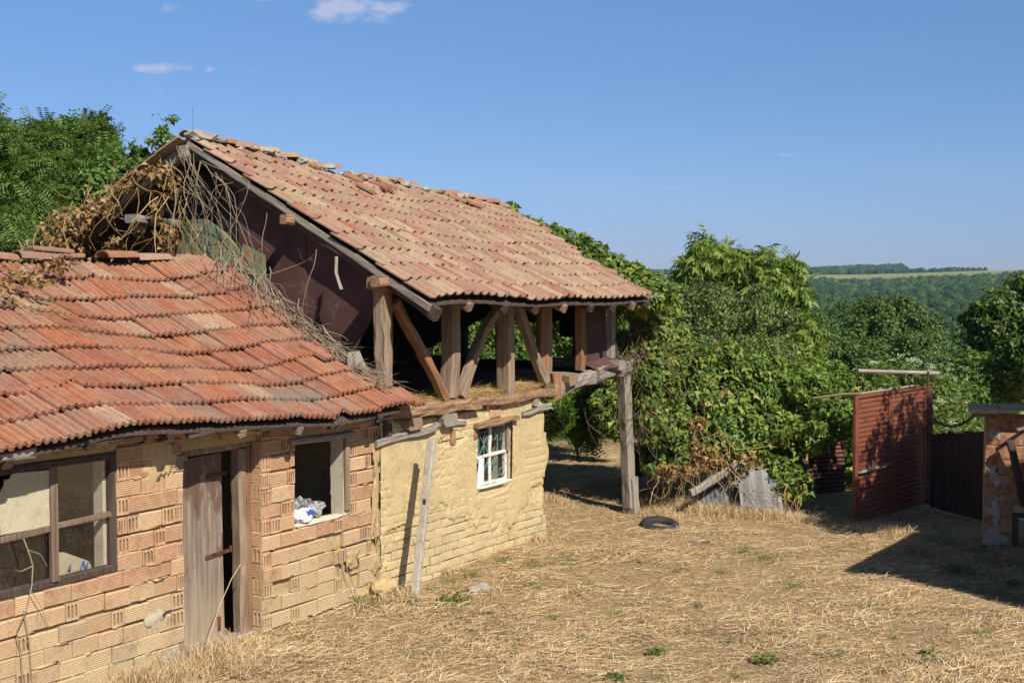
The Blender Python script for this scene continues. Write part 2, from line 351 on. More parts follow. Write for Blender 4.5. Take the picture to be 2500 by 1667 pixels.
def m_leaf(name, stops, trans=.35, rough=.5, big=.9, spec=.35):
    t = NT(name); c = t.ramp(t.geo.outputs['Random Per Island'], stops)
    k = t.math('ADD', .62, t.math('MULTIPLY', t.noise(big, 3, .6), .75))
    hs = t.n.new('ShaderNodeHueSaturation'); t.put(hs.inputs['Value'], k); t.put(hs.inputs['Color'], c)
    tb = t.n.new('ShaderNodeBsdfTranslucent'); ms = t.n.new('ShaderNodeMixShader'); ms.inputs[0].default_value = trans
    tcol = t.mix(.5, hs.outputs[0], (.20, .26, .02)) if trans > .2 else hs.outputs[0]
    t.l.new(tcol, tb.inputs['Color']); t.done(hs.outputs[0], rough, spec)
    t.l.new(t.b.outputs[0], ms.inputs[1]); t.l.new(tb.outputs[0], ms.inputs[2]); t.l.new(ms.outputs[0], t.out.inputs[0]); return t.m
M['hop'] = m_leaf('hop leaf', [(0, (.05, .105, .024)), (.5, (.135, .215, .038)), (.85, (.26, .33, .055)), (.985, (.34, .36, .065)), (1, (.30, .19, .075))])
M['locust'] = m_leaf('locust leaf', [(0, (.065, .13, .03)), (.6, (.12, .205, .04)), (1, (.20, .29, .06))])
M['walnut'] = m_leaf('walnut leaf', [(0, (.14, .22, .035)), (.6, (.23, .32, .055)), (1, (.35, .42, .09))], .45)
M['darkleaf'] = m_leaf('dark small leaf', [(0, (.045, .09, .022)), (.6, (.095, .155, .033)), (1, (.20, .27, .06))], .25)
M['olive'] = m_leaf('olive small leaf', [(0, (.075, .12, .034)), (.6, (.14, .195, .05)), (1, (.25, .30, .09))], .25)
M['elder'] = m_leaf('elder leaf', [(0, (.07, .13, .022)), (.6, (.13, .205, .035)), (1, (.22, .29, .06))], .4)
M['umbel'] = m_leaf('cream blossom', [(0, (.40, .46, .28)), (1, (.56, .60, .42))], .3, .8)
M['pine'] = m_leaf('bright fern leaf', [(0, (.08, .17, .02)), (1, (.16, .27, .03))], .4)
M['far_leaf'] = m_leaf('far leaf', [(0, (.04, .085, .022)), (.6, (.075, .135, .03)), (1, (.13, .20, .045))], .15)
M['deadleaf'] = m_leaf('dry brown leaf', [(0, (.22, .12, .045)), (.5, (.32, .20, .085)), (1, (.42, .31, .15))], .2, .9, 3, .05)
M['straw'] = m_leaf('dry straw', [(0, (.20, .12, .06)), (.2, (.42, .28, .14)), (.6, (.60, .43, .225)), (.9, (.72, .56, .33)), (1, (.80, .68, .46))], .12, .75, .7, .2)
M['hay'] = m_leaf('golden hay', [(0, (.30, .18, .07)), (.5, (.44, .29, .12)), (1, (.58, .42, .20))], .12, .8, 2, .1)
M['grass'] = m_leaf('green grass', [(0, (.07, .12, .025)), (.6, (.12, .17, .04)), (1, (.22, .23, .08))], .25)
M['twig'] = m_plain('dry stem', (.30, .235, .165), .9, .1)
M['twig_dark'] = m_plain('brown stem', (.17, .115, .07), .9, .1)
M['bark'] = m_wood('bark', (.11, .085, .06), (.16, .125, .09), (.05, .04, .03), 1, 1)

def m_ground():
    t = NT('earth, straw and meadow')
    c = t.mix(t.ramp(t.noise(1.1, 6, .65), [(.3, 0), (.7, 1)]), (.36, .24, .125), (.48, .34, .185))
    c = t.mix(t.math('MULTIPLY', t.ramp(t.noise(14, 6, .75), [(.42, 0), (.6, 1)]), .7), c, (.20, .13, .07))
    st = t.noise(30, 5, .8, None, (1, 2.4, 1), 1.5)
    c = t.mix(t.math('MULTIPLY', t.ramp(st, [(.52, 0), (.6, 1)]), .7), c, (.50, .36, .19))
    sp = t.n.new('ShaderNodeSeparateXYZ'); t.l.new(t.geo.outputs['Position'], sp.inputs[0])
    d = t.math('SQRT', t.math('ADD', t.math('MULTIPLY', sp.outputs[0], sp.outputs[0]), t.math('MULTIPLY', sp.outputs[1], sp.outputs[1])))
    far = t.ramp(t.math('ADD', t.math('DIVIDE', d, 60), t.math('MULTIPLY', t.math('SUBTRACT', t.noise(.3, 4), .5), .15)), [(.42, 0), (.52, 1)])
    g = t.mix(t.ramp(t.noise(.05, 4, .6), [(.4, 0), (.6, 1)]), (.035, .06, .02), (.06, .09, .025))
    fld = t.ramp(t.math('DIVIDE', d, 4000), [(.452, 0), (.458, 1)])
    fc = t.mix(t.ramp(t.noise(.0035, 2, .4, None, (1, .6, 1)), [(.52, 0), (.56, 1)]), (.17, .21, .065), (.23, .24, .09))
    fc = t.mix(t.math('MULTIPLY', t.ramp(t.noise(.02, 4), [(.4, 0), (.6, 1)]), .4), fc, (.12, .17, .05))
    g = t.mix(fld, g, fc); c = t.mix(far, c, g)
    t.bump(t.noise(18, 6, .75), 1, .04); return t.done(c, .97, .05)
M['ground'] = m_ground()
def m_forest():
    t = NT('distant canopy'); oi = t.n.new('ShaderNodeObjectInfo')
    c = t.ramp(oi.outputs['Random'], [(0, (.022, .054, .018)), (.5, (.05, .10, .027)), (.85, (.085, .145, .035)), (1, (.14, .20, .05))])
    c = t.mix(t.ramp(t.noise(.7, 4, .7), [(.4, 0), (.62, 1)]), c, t.mix(.55, c, (.012, .03, .012)))
    c = t.mix(t.ramp(t.noise(.006, 3, .5), [(.45, 0), (.6, 1)]), c, t.mix(.4, c, (.02, .055, .03)))
    t.bump(t.noise(1.1, 5, .8), 1, 1.2); return t.done(c, .95, .05)
M['forest'] = m_forest()

# ------------------------------------------------------------------ ground: one sheet out to the hills
def terr(x, y):
    x = np.asarray(x, float); y = np.asarray(y, float); r = np.hypot(x, y)
    P = np.stack([x, y, 0 * x], 1)
    yard = .05 * vnoise(P * .45, 3) + .02 * vnoise(P * 2.1, 4)
    yard = yard + .22 * np.exp(-(((x - 1.7) / 1.8) ** 2 + ((y - 20.6) / 2.0) ** 2))          # low heap of cut grass behind the barn
    kx = np.array([0, 26, 40, 120, 300, 420, 1780, 1850, 2500, 2900, 6500]); kz = np.array([0, 0, -2.0, -18, -34, -33, 2, 6, 20, 21, 20])
    z = np.interp(r, kx, kz)
    az = np.degrees(np.arctan2(x, y)); w = np.clip((r - 60) / 400, 0, 1)
    hill = 9 * np.exp(-((az - 24) / 6.0) ** 2) * np.clip((r - 600) / 1200, 0, 1) - 2 * np.exp(-((az - 14) / 5.0) ** 2) * np.clip((r - 600) / 1200, 0, 1)
    z = z + w * (vnoise(P * .006, 9) * 5 * np.clip(1.3 - r / 2200, .12, 1) + vnoise(P * .02, 5) * 1.4 * np.clip(1.3 - r / 2200, .05, 1)) + hill
    return z + yard * np.clip((34 - r) / 8, 0, 1) + np.where(r < 26, 0, 0)
def make_ground():
    rad = np.concatenate([[0.0], np.arange(1, 30, .28), np.geomspace(30, 7000, 110)])
    th = np.linspace(-math.pi, math.pi, 721)
    # denser in front, where the yard is
    th = np.sort(np.concatenate([th, np.linspace(-.55, .62, 500)])); th = np.unique(np.round(th, 6))
    R, T = np.meshgrid(rad, th, indexing='ij'); X = (R * np.sin(T)).ravel(); Y = (R * np.cos(T)).ravel()
    Z = terr(X, Y); V = np.stack([X, Y, Z], 1); n = len(th); i = np.arange(len(rad) - 1)[:, None] * n; j = np.arange(n - 1)[None]
    a = (i + j).ravel(); Fc = np.stack([a, a + 1, a + n + 1, a + n], 1)[:, ::-1]
    Fc = Fc[:, ::-1]
    o = link('ground', np_mesh('ground', V, Fc, 4, M['ground'], True)); tag(o, kind='structure')
    if o.data.polygons[200].normal.z < 0: o.data.flip_normals()
make_ground()

# ------------------------------------------------------------------ tile shapes (X across, Y up the slope, Z out)
def tile_shape(prof, L, thick, ny=2, jag=0.0, seed=0):
    r = random.Random(seed); n = len(prof); vs = []; fs = []
    for k in range(ny + 1):
        y = L * k / ny
        for (x, z) in prof: vs.append((x, y + (r.uniform(-jag, jag) if k == 0 else 0), z + r.uniform(-.0015, .0015)))
    for k in range(ny + 1):
        y = L * k / ny
        for (x, z) in prof: vs.append((x, y + (.002 if k == 0 else 0), z - thick))
    o = (ny + 1) * n
    for k in range(ny):
        for i in range(n - 1):
            a = k * n + i; fs.append((a, a + 1, a + 1 + n, a + n)); b = o + a; fs.append((b, b + n, b + n + 1, b + 1))
    for i in range(n - 1):
        fs.append((i, o + i, o + i + 1, i + 1)); a = ny * n + i; fs.append((a, a + 1, o + a + 1, o + a))
    for k in range(ny):
        a = k * n; fs.append((a, a + n, o + a + n, o + a)); a = k * n + n - 1; fs.append((a, o + a, o + a + n, a + n))
    return vs, fs
W_T = .157
prof_tan = [(0, .002), (.055, -.004), (.085, .002), (.102, .024), (.128, .031), (.148, .022), (.158, .004)]
W_R = .222
prof_red = [(0, .006), (.010, .024), (.030, .028), (.044, .004), (.066, .004), (.078, .024), (.098, .026), (.112, .004), (.138, .004), (.150, .024), (.170, .026), (.184, .004), (.223, .003)]
tanv = [tile_shape(prof_tan, .40, .014, 1, .004, s) for s in range(5)]
redv = [tile_shape(prof_red, .40, .030, 1, .006, s) for s in range(5)]
# one broken tile of each
def broken(prof, L, th, seed):
    vs, fs = tile_shape(prof, L, th, 1, 0, seed); r = random.Random(seed); n = len(prof); out = []
    for i, v in enumerate(vs):
        k = (i % (2 * n)) // n
        out.append((v[0], v[1] + (.10 * (i % n) / n + r.uniform(-.01, .02) if k == 0 else 0), v[2]))
    return out, fs
tanv.append(broken(prof_tan, .40, .014, 8)); redv.append(broken(prof_red, .40, .024, 9))
def to_mesh(name, vf, mat): return MB().add(*vf).mesh(name, mat)
tan_me = [to_mesh('roof_tile', v, M['tile_tan']) for v in tanv]
red_me = [to_mesh('roof_tile', v, M['tile_red']) for v in redv]

def mat3(xa, ya, za): return Matrix((xa, ya, za)).transposed()
def frame_on(fn, u, w, e=.01):
    p = Vector(fn(u, w)); px = Vector(fn(u + e, w)) - p; py = Vector(fn(u, w + e)) - p
    y = py.normalized(); x = (px - y * px.dot(y)).normalized(); z = x.cross(y)
    return p, x, y, z

# ------------------------------------------------------------------ BARN
RZ = ANG
barn = empty('barn', 'half timbered mud brick barn with open loft under a sagging tan tiled roof', 'barn', tuple(G), RZ)
EY, RY = -.65, 2.79
def sag(x, y): return .018 * math.sin(x * 1.3 + .6) + .012 * math.sin(x * 2.9 + y * 1.1) - .03 * math.exp(-((x - 2.2) / 1.2) ** 2) * (1 if y > -.2 else .3)
def barn_roof(u, w):      # u along the ridge, w 0 at the eave .. 1 at the ridge
    y = EY + (RY - EY) * w; ze = 3.085 - .006 * u; zr = 4.915 - .074 * u
    return (u, y, ze + (zr - ze) * w + sag(u, y))
def barn_back(u, w):
    y = RY + 4.4 * w; return (u, y, 4.86 - .074 * u - w * 2.28 + .02 * math.sin(u * 2 + w * 5))
roof = MB()
n = 20; vs = []; fs = []
for i in range(n + 1):
    for w in (0, 1):
        x, y, z = barn_roof(.05 + i / n * (5.0 + 1.9 * w), w); vs.append((x, y + (.03 if w == 0 else 0), z - .055))
for i in range(n): a = 2 * i; fs.append((a, a + 2, a + 3, a + 1))
m_ = len(vs); vs += [(x, y, z - .022) for x, y, z in vs[:m_]]; fs += [tuple(m_ + k for k in f[::-1]) for f in list(fs)]
for i in range(n):
    a = 2 * i
    fs.append((a, m_ + a, m_ + a + 2, a + 2)); fs.append((a + 1, a + 3, m_ + a + 3, m_ + a + 1))
fs.append((0, 1, m_ + 1, m_)); fs.append((2 * n, m_ + 2 * n, m_ + 2 * n + 1, 2 * n + 1))
roof.add(vs, fs)
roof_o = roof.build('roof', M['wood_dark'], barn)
NROW = 11
cand = []
for r in range(NROW):
    w0 = r / NROW * .985; xend = 5.0 + 1.95 * w0; x = .005 + random.uniform(0, .01) - (.03 if r % 2 else 0)
    c = 0
    while x + W_T < xend + .06:
        cand.append((r, c, x, w0)); x += W_T; c += 1
cam_l = Vector((-10.3, -8.2, 3.25))
cand.sort(key=lambda q: (Vector(barn_roof(q[2], q[3])) - cam_l).length)
slope_len = (Vector(barn_roof(0, 1)) - Vector(barn_roof(0, 0))).length
rest = MB()
for k, (r, c, x, w0) in enumerate(cand):
    p, xa, ya, za = frame_on(barn_roof, x, w0)
    rowwob = .012 * math.sin(x * 2.3 + r * 1.9) + .008 * math.sin(x * 5.1 + r)
    mi = random.choice([0, 1, 2, 3, 4]) if random.random() > .035 else 5
    disp = random.random() < .045
    rot = Matrix.Rotation(random.gauss(0, .012) + (random.uniform(-.09, .09) if disp else 0), 3, 'Z') @ Matrix.Rotation(-.055 + random.gauss(0, .006), 3, 'X')
    R = mat3(xa, ya, za) @ rot
    p = p + ya * (rowwob + random.gauss(0, .005) + (random.uniform(-.03, .01) if disp else 0)) + za * (.022 + random.gauss(0, .003) + (.012 if disp else 0))
    if k < 300:
        o = link('roof_tile', tan_me[mi], roof_o); o.matrix_local = Matrix.Translation(p) @ R.to_4x4()
    else:
        v, f = tanv[mi]; rest.add([R @ Vector(q) + p for q in v], f)
tag(rest.build('roof_tiles', M['tile_tan'], roof_o), kind='stuff')
back = MB(); vs = []; fs = []
for i in range(n + 1):
    for w in (0, 1):
        x, y, z = barn_back(.12 + i / n * 6.7, w); vs.append((x, y, z - .06))
for i in range(n): a = 2 * i; fs.append((a, a + 2, a + 3, a + 1))
m_ = len(vs); vs += [(x, y, z - .022) for x, y, z in vs[:m_]]; fs += [tuple(m_ + k for k in f[::-1]) for f in list(fs)]
for i in range(n):
    a = 2 * i; fs.append((a, m_ + a, m_ + a + 2, a + 2)); fs.append((a + 1, a + 3, m_ + a + 3, m_ + a + 1))
fs.append((0, 1, m_ + 1, m_)); fs.append((2 * n, m_ + 2 * n, m_ + 2 * n + 1, 2 * n + 1))
back.add(vs, fs); back.build('rear_roof', M['wood_dark'], barn)
rr = MB()
for r in range(13):
    for c in range(43):
        x = .02 + c * W_T; w0 = 1 - r / 13
        if c < 2 and r in (3, 4, 9): continue
        p, xa, ya, za = frame_on(lambda u, w: barn_back(u, 1 - w), x, 1 - w0)
        za = -za if za.z < 0 else za; R = mat3(-xa if False else ya.cross(za), ya, za)
        v, f = tanv[(r * 7 + c) % 5]; p = p + za * (.03 + random.gauss(0, .004))
        rr.add([R @ (Matrix.Rotation(-.055 + random.gauss(0, .01), 3, 'X') @ Vector(q)) + p for q in v], f)
tag(rr.build('rear_roof_tiles', M['tile_tan'], barn), kind='stuff')
# ridge caps and the mortar under them
cap_v = []; cap_f = []
na = 7
for k, (y, rr_) in enumerate(((0, .105), (.21, .098), (.42, .088))):
    for i in range(na):
        a = math.pi * i / (na - 1); cap_v.append((math.cos(a) * rr_, y, math.sin(a) * rr_ * .72))
for k, (y, rr_) in enumerate(((0, .09), (.21, .083), (.42, .073))):
    for i in range(na):
        a = math.pi * i / (na - 1); cap_v.append((math.cos(a) * rr_, y, math.sin(a) * rr_ * .72))
for k in range(2):
    for i in range(na - 1):
        a = k * na + i; cap_f.append((a, a + 1, a + 1 + na, a + na)); b = 3 * na + a; cap_f.append((b, b + na, b + na + 1, b + 1))
for i in range(na - 1): cap_f.append((i, 3 * na + i, 3 * na + i + 1, i + 1)); a = 2 * na + i; cap_f.append((a, a + 1, 3 * na + a + 1, 3 * na + a))
for k in range(2):
    a = k * na; cap_f.append((a, a + na, 3 * na + a + na, 3 * na + a)); a = k * na + na - 1; cap_f.append((a, 3 * na + a, 3 * na + a + na, a + na))
cap_me = to_mesh('ridge_tile', (cap_v, cap_f), M['tile_tan']); cap_red = to_mesh('ridge_tile', (cap_v, cap_f), M['tile_red'])
def blob(c, r, sq=(1, 1, 1), seed=0, rough=.35, sub=2):
    import bmesh
    b = bmesh.new(); bmesh.ops.create_icosphere(b, subdivisions=sub, radius=1)
    V = np.array([v.co[:] for v in b.verts]); n_ = fbm(V * 1.6 + seed * 7.7, seed, 3)
    V = V * (1 + rough * n_[:, None]) * r * np.array(sq) + np.array(c); f = [tuple(v.index for v in fc.verts) for fc in b.faces]; b.free()
    return V, f
mm = MB()
x = 0.0; k = 0
while x < 6.6:
    p, xa, ya, za = frame_on(barn_roof, x, .997)
    messy = 2.0 < x < 5.2
    R = Matrix.Rotation(-math.pi / 2 + random.gauss(0, .03 + (.12 if messy else 0)), 3, 'Z') @ Matrix.Rotation(.045 + random.gauss(0, .02), 3, 'X')
    if not (messy and random.random() < .22):
        o = link('ridge_tile', cap_red if (messy and random.random() < .35) else cap_me, roof_o)
        o.matrix_local = Matrix.Translation(p + Vector((0, .02, -.005 + random.uniform(0, .018)))) @ R.to_4x4()
    for q in range(4):
        if random.random() < (.85 if (x < 1.4 or messy) else .4):
            v, f = blob(Vector(p) + Vector((random.uniform(0, .38), random.uniform(-.15, -.06), random.uniform(-.03, .03))), random.uniform(.035, .085), (1.4, .8, .5), k, .5, 1); mm.add(v, f)
            k += 1
    x += .36
v, f = blob((.14, RY - .05, 4.93), .15, (1.2, 1, .42), 3, .35, 2); mm.add(v, f)
mm.build('ridge_mortar', M['cement'], roof_o)
# loose broken tiles lying on the slope below the ridge
for (x, w, a) in [(2.75, .9, .5), (3.0, .86, -.7), (3.15, .88, .2), (3.5, .9, 1.1), (4.9, .93, .4), (5.05, .88, .9), (5.3, .84, 1.3), (1.9, .93, -.3), (2.45, .78, .3)]:
    p, xa, ya, za = frame_on(barn_roof, x, w)
    o = link('loose_tile', red_me[5] if random.random() < .6 else red_me[1], roof_o)
    o.matrix_local = Matrix.Translation(p + za * .065) @ (mat3(xa, ya, za) @ Matrix.Rotation(a, 3, 'Z') @ Matrix.Rotation(random.uniform(-.12, .12), 3, 'X')).to_4x4(); o.scale = (.8, .7, 1)
# verge boards, rafters, purlins
def bp(name, p0, p1, w, h, mat='wood', **k):
    """timber as its own object whose local Z (or X) runs along it"""
    mb = MB(); p0 = Vector(p0); p1 = Vector(p1); L = (p1 - p0).length
    axis_x = mat.endswith('_x')
    if axis_x: mb.beam((0, 0, 0), (L, 0, 0), w, h, **k)
    else: mb.beam((0, 0, 0), (0, 0, L), w, h, **k)
    o = mb.build(name, M[mat], k.get('parent', barn) if False else barn)
    t = (p1 - p0).normalized()
    if axis_x: q = t.to_track_quat('X', 'Z')
    else: q = t.to_track_quat('Z', 'Y')
    o.matrix_local = Matrix.Translation(p0) @ q.to_matrix().to_4x4(); return o
a = Vector(barn_roof(0, -.015)); b_ = Vector(barn_roof(0, .99))
bp('verge_rafter', (.07, a.y, a.z - .13), (.07, b_.y, b_.z - .13), .10, .14, 'wood_dark', jit=.005, rough=.02)
bp('verge_board', (.005, a.y + .05, a.z - .07), (.005, b_.y, b_.z - .07), .02, .07, 'wood_grey', jit=.003, rough=.012)
for i, x in enumerate([.75, 1.45, 2.1, 2.75, 3.4, 4.0, 4.55, 4.95]):
    a = Vector(barn_roof(x, .004)); b_ = Vector(barn_roof(x, .5))
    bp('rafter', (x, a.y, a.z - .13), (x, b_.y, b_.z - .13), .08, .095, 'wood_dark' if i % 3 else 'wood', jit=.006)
bp('wall_plate', (-.12, .0, 3.24), (5.35, .0, 3.13), .13, .13, 'wood_x', jit=.006)
bp('purlin', (-.12, 1.19, 3.92), (5.6, 1.19, 3.68), .10, .10, 'wood_x', jit=.006)
bp('ridge_beam', (-.05, 2.79, 4.74), (6.6, 2.79, 4.26), .12, .14, 'wood_grey_x', jit=.006)
bp('plate_end', (-.16, -.08, 3.27), (.45, -.06, 3.27), .11, .11, 'wood_x', jit=.01)
bp('rear_rafter', (.03, 2.9, 4.73), (.03, 5.9, 3.18), .11, .13, 'wood_grey', jit=.01, rough=.05, bend=.03)
bp('rear_verge_board', (.0, 2.95, 4.86), (.0, 7.1, 2.72), .03, .10, 'wood', jit=.008, rough=.03)
bp('rear_verge_board', (-.06, 3.3, 4.60), (-.06, 4.6, 3.92), .02, .09, 'wood', jit=.006, rough=.03)
bp('purlin_end', (-.32, 3.35, 3.98), (.5, 3.35, 3.93), .20, .11, 'wood_grey_x', jit=.012)
# hanging end, a piece of split bark
bp('bark_strip', (-.02, .55, 3.52), (-.06, .45, 3.18), .035, .012, 'wood_grey', jit=.003, bend=.03)
for (y, z, r_) in ((1.42, 3.02, .035),):
    mb = MB(); mb.tube([(0.02, y, z), (-.03, y, z)], r_, 10); mb.build('lamp_glass', M['white'], barn)
# near gable infill
gs = empty('x', '', ''); bpy.data.objects.remove(gs)
def sheet(name, pts, mat, x, th=.012, wav=0, xx=None):
    if x < 1:
        x += .10 if name != 'green_panel' else 0; pts = [(p[0] + x * (p[0] + 8.2) / 10.3, p[1] + x * (p[1] - 3.25) / 10.3) for p in pts]
    mb = MB(); mb.poly([(x + (xx[i] if xx else 0), p[0], p[1]) for i, p in enumerate(pts)], (th, 0, 0)); return mb.build(name, M[mat], barn)
def rz(y): return 3.07 + .538 * (y + .65) - .14 if y < RY else 4.75 - (y - RY) * .51 - .12
sheet('gable_sheet', [(.40, 2.42), (.20, 2.72), (.02, 3.0), (.02, rz(.02)), (1.02, rz(1.02)), (1.04, 2.5), (1.0, 2.36), (.7, 2.40)], 'brown_sheet', .075)
sheet('gable_sheet', [(.98, 2.3), (.99, rz(.99)), (1.96, rz(1.96)), (1.98, 3.1), (1.94, 2.2)], 'brown_sheet', .062)
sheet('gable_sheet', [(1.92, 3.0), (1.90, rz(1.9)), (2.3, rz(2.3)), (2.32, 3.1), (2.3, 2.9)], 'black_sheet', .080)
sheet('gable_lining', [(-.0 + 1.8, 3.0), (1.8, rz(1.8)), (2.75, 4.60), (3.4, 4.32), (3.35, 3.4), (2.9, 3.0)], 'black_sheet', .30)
sheet('green_panel', [(1.95, 3.32), (1.98, 3.62), (2.2, 3.80), (2.50, 3.98), (2.78, 3.96), (2.98, 3.55), (3.0, 3.2), (2.2, 3.1)], 'green_rust', .05, .01, 0, [0, .02, .05, .03, 0, .02, 0, -.04])
sheet('green_panel', [(1.55, 3.05), (1.58, 3.55), (1.92, 3.68), (2.02, 3.3), (1.95, 3.0)], 'green_rust', .035, .01, 0, [0, .0, .02, -.04, -.05])
# rusty corrugated strip
mb = MB(); vs = []; fs = []
for i in range(25):
    y = 3.10 + i * .014; x = .17 + (.012 if i % 4 < 2 else -.006)
    vs += [(x, y, 3.15), (x + .02, y + .02, 3.85)]
for i in range(24): fs.append((2 * i, 2 * i + 2, 2 * i + 3, 2 * i + 1))
mb.add(vs, fs); o = mb.build('corrugated_panel', M['rust'], barn)
bp('stray_board', (.10, 3.9, 3.30), (.06, 3.15, 3.78), .05, .09, 'rust_dark', jit=.006)
bp('gable_post', (.14, 3.45, 3.0), (.14, 3.38, 4.25), .09, .09, 'wood_dark', jit=.006)
# loft posts and braces along the front
bp('post', (.09, .02, 2.00), (.09, .02, 3.20), .13, .135, 'wood', jit=.012, rough=.03)
bp('post', (.19, .03, 2.00), (.20, .03, 3.20), .055, .09, 'wood_orange', jit=.006)
bp('post', (1.27, .02, 1.97), (1.33, .02, 3.16), .185, .16, 'wood', jit=.006, bend=.015)
bp('post', (2.47, .02, 1.90), (2.45, .02, 3.14), .20, .15, 'wood', jit=.004, rough=.004)
bp('post', (3.37, .06, 1.98), (3.36, .04, 3.13), .13, .13, 'wood_orange', jit=.004, rough=.006)
bp('post', (3.50, .05, 1.98), (3.49, .05, 3.13), .085, .12, 'wood', jit=.004, rough=.006)
bp('post', (4.25, .0, 2.10), (4.27, .0, 3.12), .12, .12, 'wood_orange', jit=.006)
bp('post', (5.10, .0, 2.20), (5.14, .0, 3.10), .10, .11, 'wood_grey', jit=.008)
bp('brace', (1.17, -.03, 1.95), (.24, -.01, 3.05), .10, .10, 'wood_orange', jit=.006, rough=.03)
bp('brace', (1.45, -.03, 1.95), (2.33, -.02, 3.08), .115, .11, 'wood', jit=.006, rough=.04, bend=-.05)
bp('brace', (3.30, -.04, 2.02), (2.60, -.02, 3.08), .11, .11, 'wood', jit=.006, rough=.04, bend=.03)
bp('post_foot', (3.52, -.06, 1.78), (3.53, -.04, 2.10), .13, .12, 'wood_orange', jit=.006)
# far gable: posts, hanging sheet, rail
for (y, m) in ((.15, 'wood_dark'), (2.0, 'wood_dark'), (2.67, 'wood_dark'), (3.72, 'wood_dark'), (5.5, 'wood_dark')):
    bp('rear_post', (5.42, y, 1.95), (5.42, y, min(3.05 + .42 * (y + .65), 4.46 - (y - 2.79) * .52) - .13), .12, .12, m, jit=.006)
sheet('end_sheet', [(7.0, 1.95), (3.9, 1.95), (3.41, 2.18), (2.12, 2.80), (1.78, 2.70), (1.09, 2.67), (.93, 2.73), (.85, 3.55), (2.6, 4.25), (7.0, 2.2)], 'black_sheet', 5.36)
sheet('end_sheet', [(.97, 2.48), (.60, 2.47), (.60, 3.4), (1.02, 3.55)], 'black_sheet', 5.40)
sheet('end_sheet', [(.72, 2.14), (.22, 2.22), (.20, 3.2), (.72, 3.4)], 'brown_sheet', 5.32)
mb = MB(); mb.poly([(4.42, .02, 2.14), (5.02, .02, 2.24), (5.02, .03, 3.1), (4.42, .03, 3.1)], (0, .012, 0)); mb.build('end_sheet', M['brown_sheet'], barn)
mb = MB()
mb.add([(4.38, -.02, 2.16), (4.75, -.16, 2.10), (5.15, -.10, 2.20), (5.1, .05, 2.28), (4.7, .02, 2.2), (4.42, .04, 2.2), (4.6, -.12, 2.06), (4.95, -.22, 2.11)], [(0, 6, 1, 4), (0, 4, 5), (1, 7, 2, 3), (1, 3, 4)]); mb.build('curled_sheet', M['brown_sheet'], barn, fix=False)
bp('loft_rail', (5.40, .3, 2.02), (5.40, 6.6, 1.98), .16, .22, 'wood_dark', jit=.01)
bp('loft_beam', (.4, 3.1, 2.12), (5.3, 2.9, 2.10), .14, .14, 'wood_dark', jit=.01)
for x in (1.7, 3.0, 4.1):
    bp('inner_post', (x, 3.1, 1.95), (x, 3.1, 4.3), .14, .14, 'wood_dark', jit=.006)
# floor of the loft, sill and cantilever beams
mb = MB(); mb.add([(0, .0, 1.86), (3.4, .0, 1.86), (5.45, .05, 2.02), (5.45, 6.6, 1.95), (0, 6.6, 1.86)] + [(0, .0, 1.78), (3.4, .0, 1.78), (5.45, .05, 1.94), (5.45, 6.6, 1.87), (0, 6.6, 1.78)],
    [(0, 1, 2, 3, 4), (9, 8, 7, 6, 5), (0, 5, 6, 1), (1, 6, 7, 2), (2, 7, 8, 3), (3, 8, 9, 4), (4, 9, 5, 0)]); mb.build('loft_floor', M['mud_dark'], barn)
bp('sill_beam', (.02, -.05, 1.90), (1.75, -.04, 1.865), .14, .13, 'wood_x', jit=.016, rough=.05)
bp('sill_beam', (1.62, -.03, 1.865), (3.50, -.03, 1.86), .12, .10, 'wood_x', jit=.01, rough=.05)
bp('deck_beam', (3.44, -.03, 1.90), (4.72, -.04, 2.03), .15, .17, 'wood_grey_x', jit=.016, rough=.06)
bp('deck_beam', (4.55, -.05, 2.02), (5.78, -.04, 2.12), .16, .19, 'wood_grey_x', jit=.014, rough=.04)
bp('cross_beam', (3.80, -.16, 2.02), (3.80, .9, 2.05), .22, .14, 'wood', jit=.016)
bp('cross_beam', (5.05, -.20, 2.14), (5.05, .9, 2.14), .20, .13, 'wood_grey', jit=.02)
bp('deck_post', (5.56, -.08, .10), (5.40, -.05, 1.96), .155, .155, 'wood_grey', jit=.004, rough=.012)
bp('post_shoe', (5.60, -.08, .02), (5.54, -.08, .52), .22, .19, 'wood_grey', jit=.012, taper=.85)
bp('deck_joist', (3.9, .7, 1.86), (5.4, .7, 1.90), .10, .12, 'wood_dark')
# mortar, stubs and old timbers in the head of the mud wall
bp('wall_tie', (-.10, -.03, 1.60), (.95, -.02, 1.655), .07, .075, 'wood_grey_x', jit=.008, rough=.03)
bp('wall_tie', (.93, -.02, 1.69), (1.55, -.01, 1.66), .05, .05, 'wood_grey_x', jit=.008, rough=.03)
bp('wall_tie', (2.75, -.02, 1.66), (3.42, -.02, 1.70), .06, .06, 'wood_grey_x', jit=.008, rough=.03)
bp('joist_end', (.50, -.10, 1.75), (.50, .3, 1.75), .24, .13, 'wood', jit=.01)
bp('joist_end', (1.15, -.10, 1.73), (1.15, .3, 1.73), .26, .12, 'wood_grey', jit=.014)
bp('joist_end', (3.05, -.06, 1.78), (3.05, .3, 1.78), .10, .10, 'wood_grey', jit=.008)
bp('joist_end', (.10, -.05, 1.72), (.10, .3, 1.72), .12, .16, 'wood_dark', jit=.008)
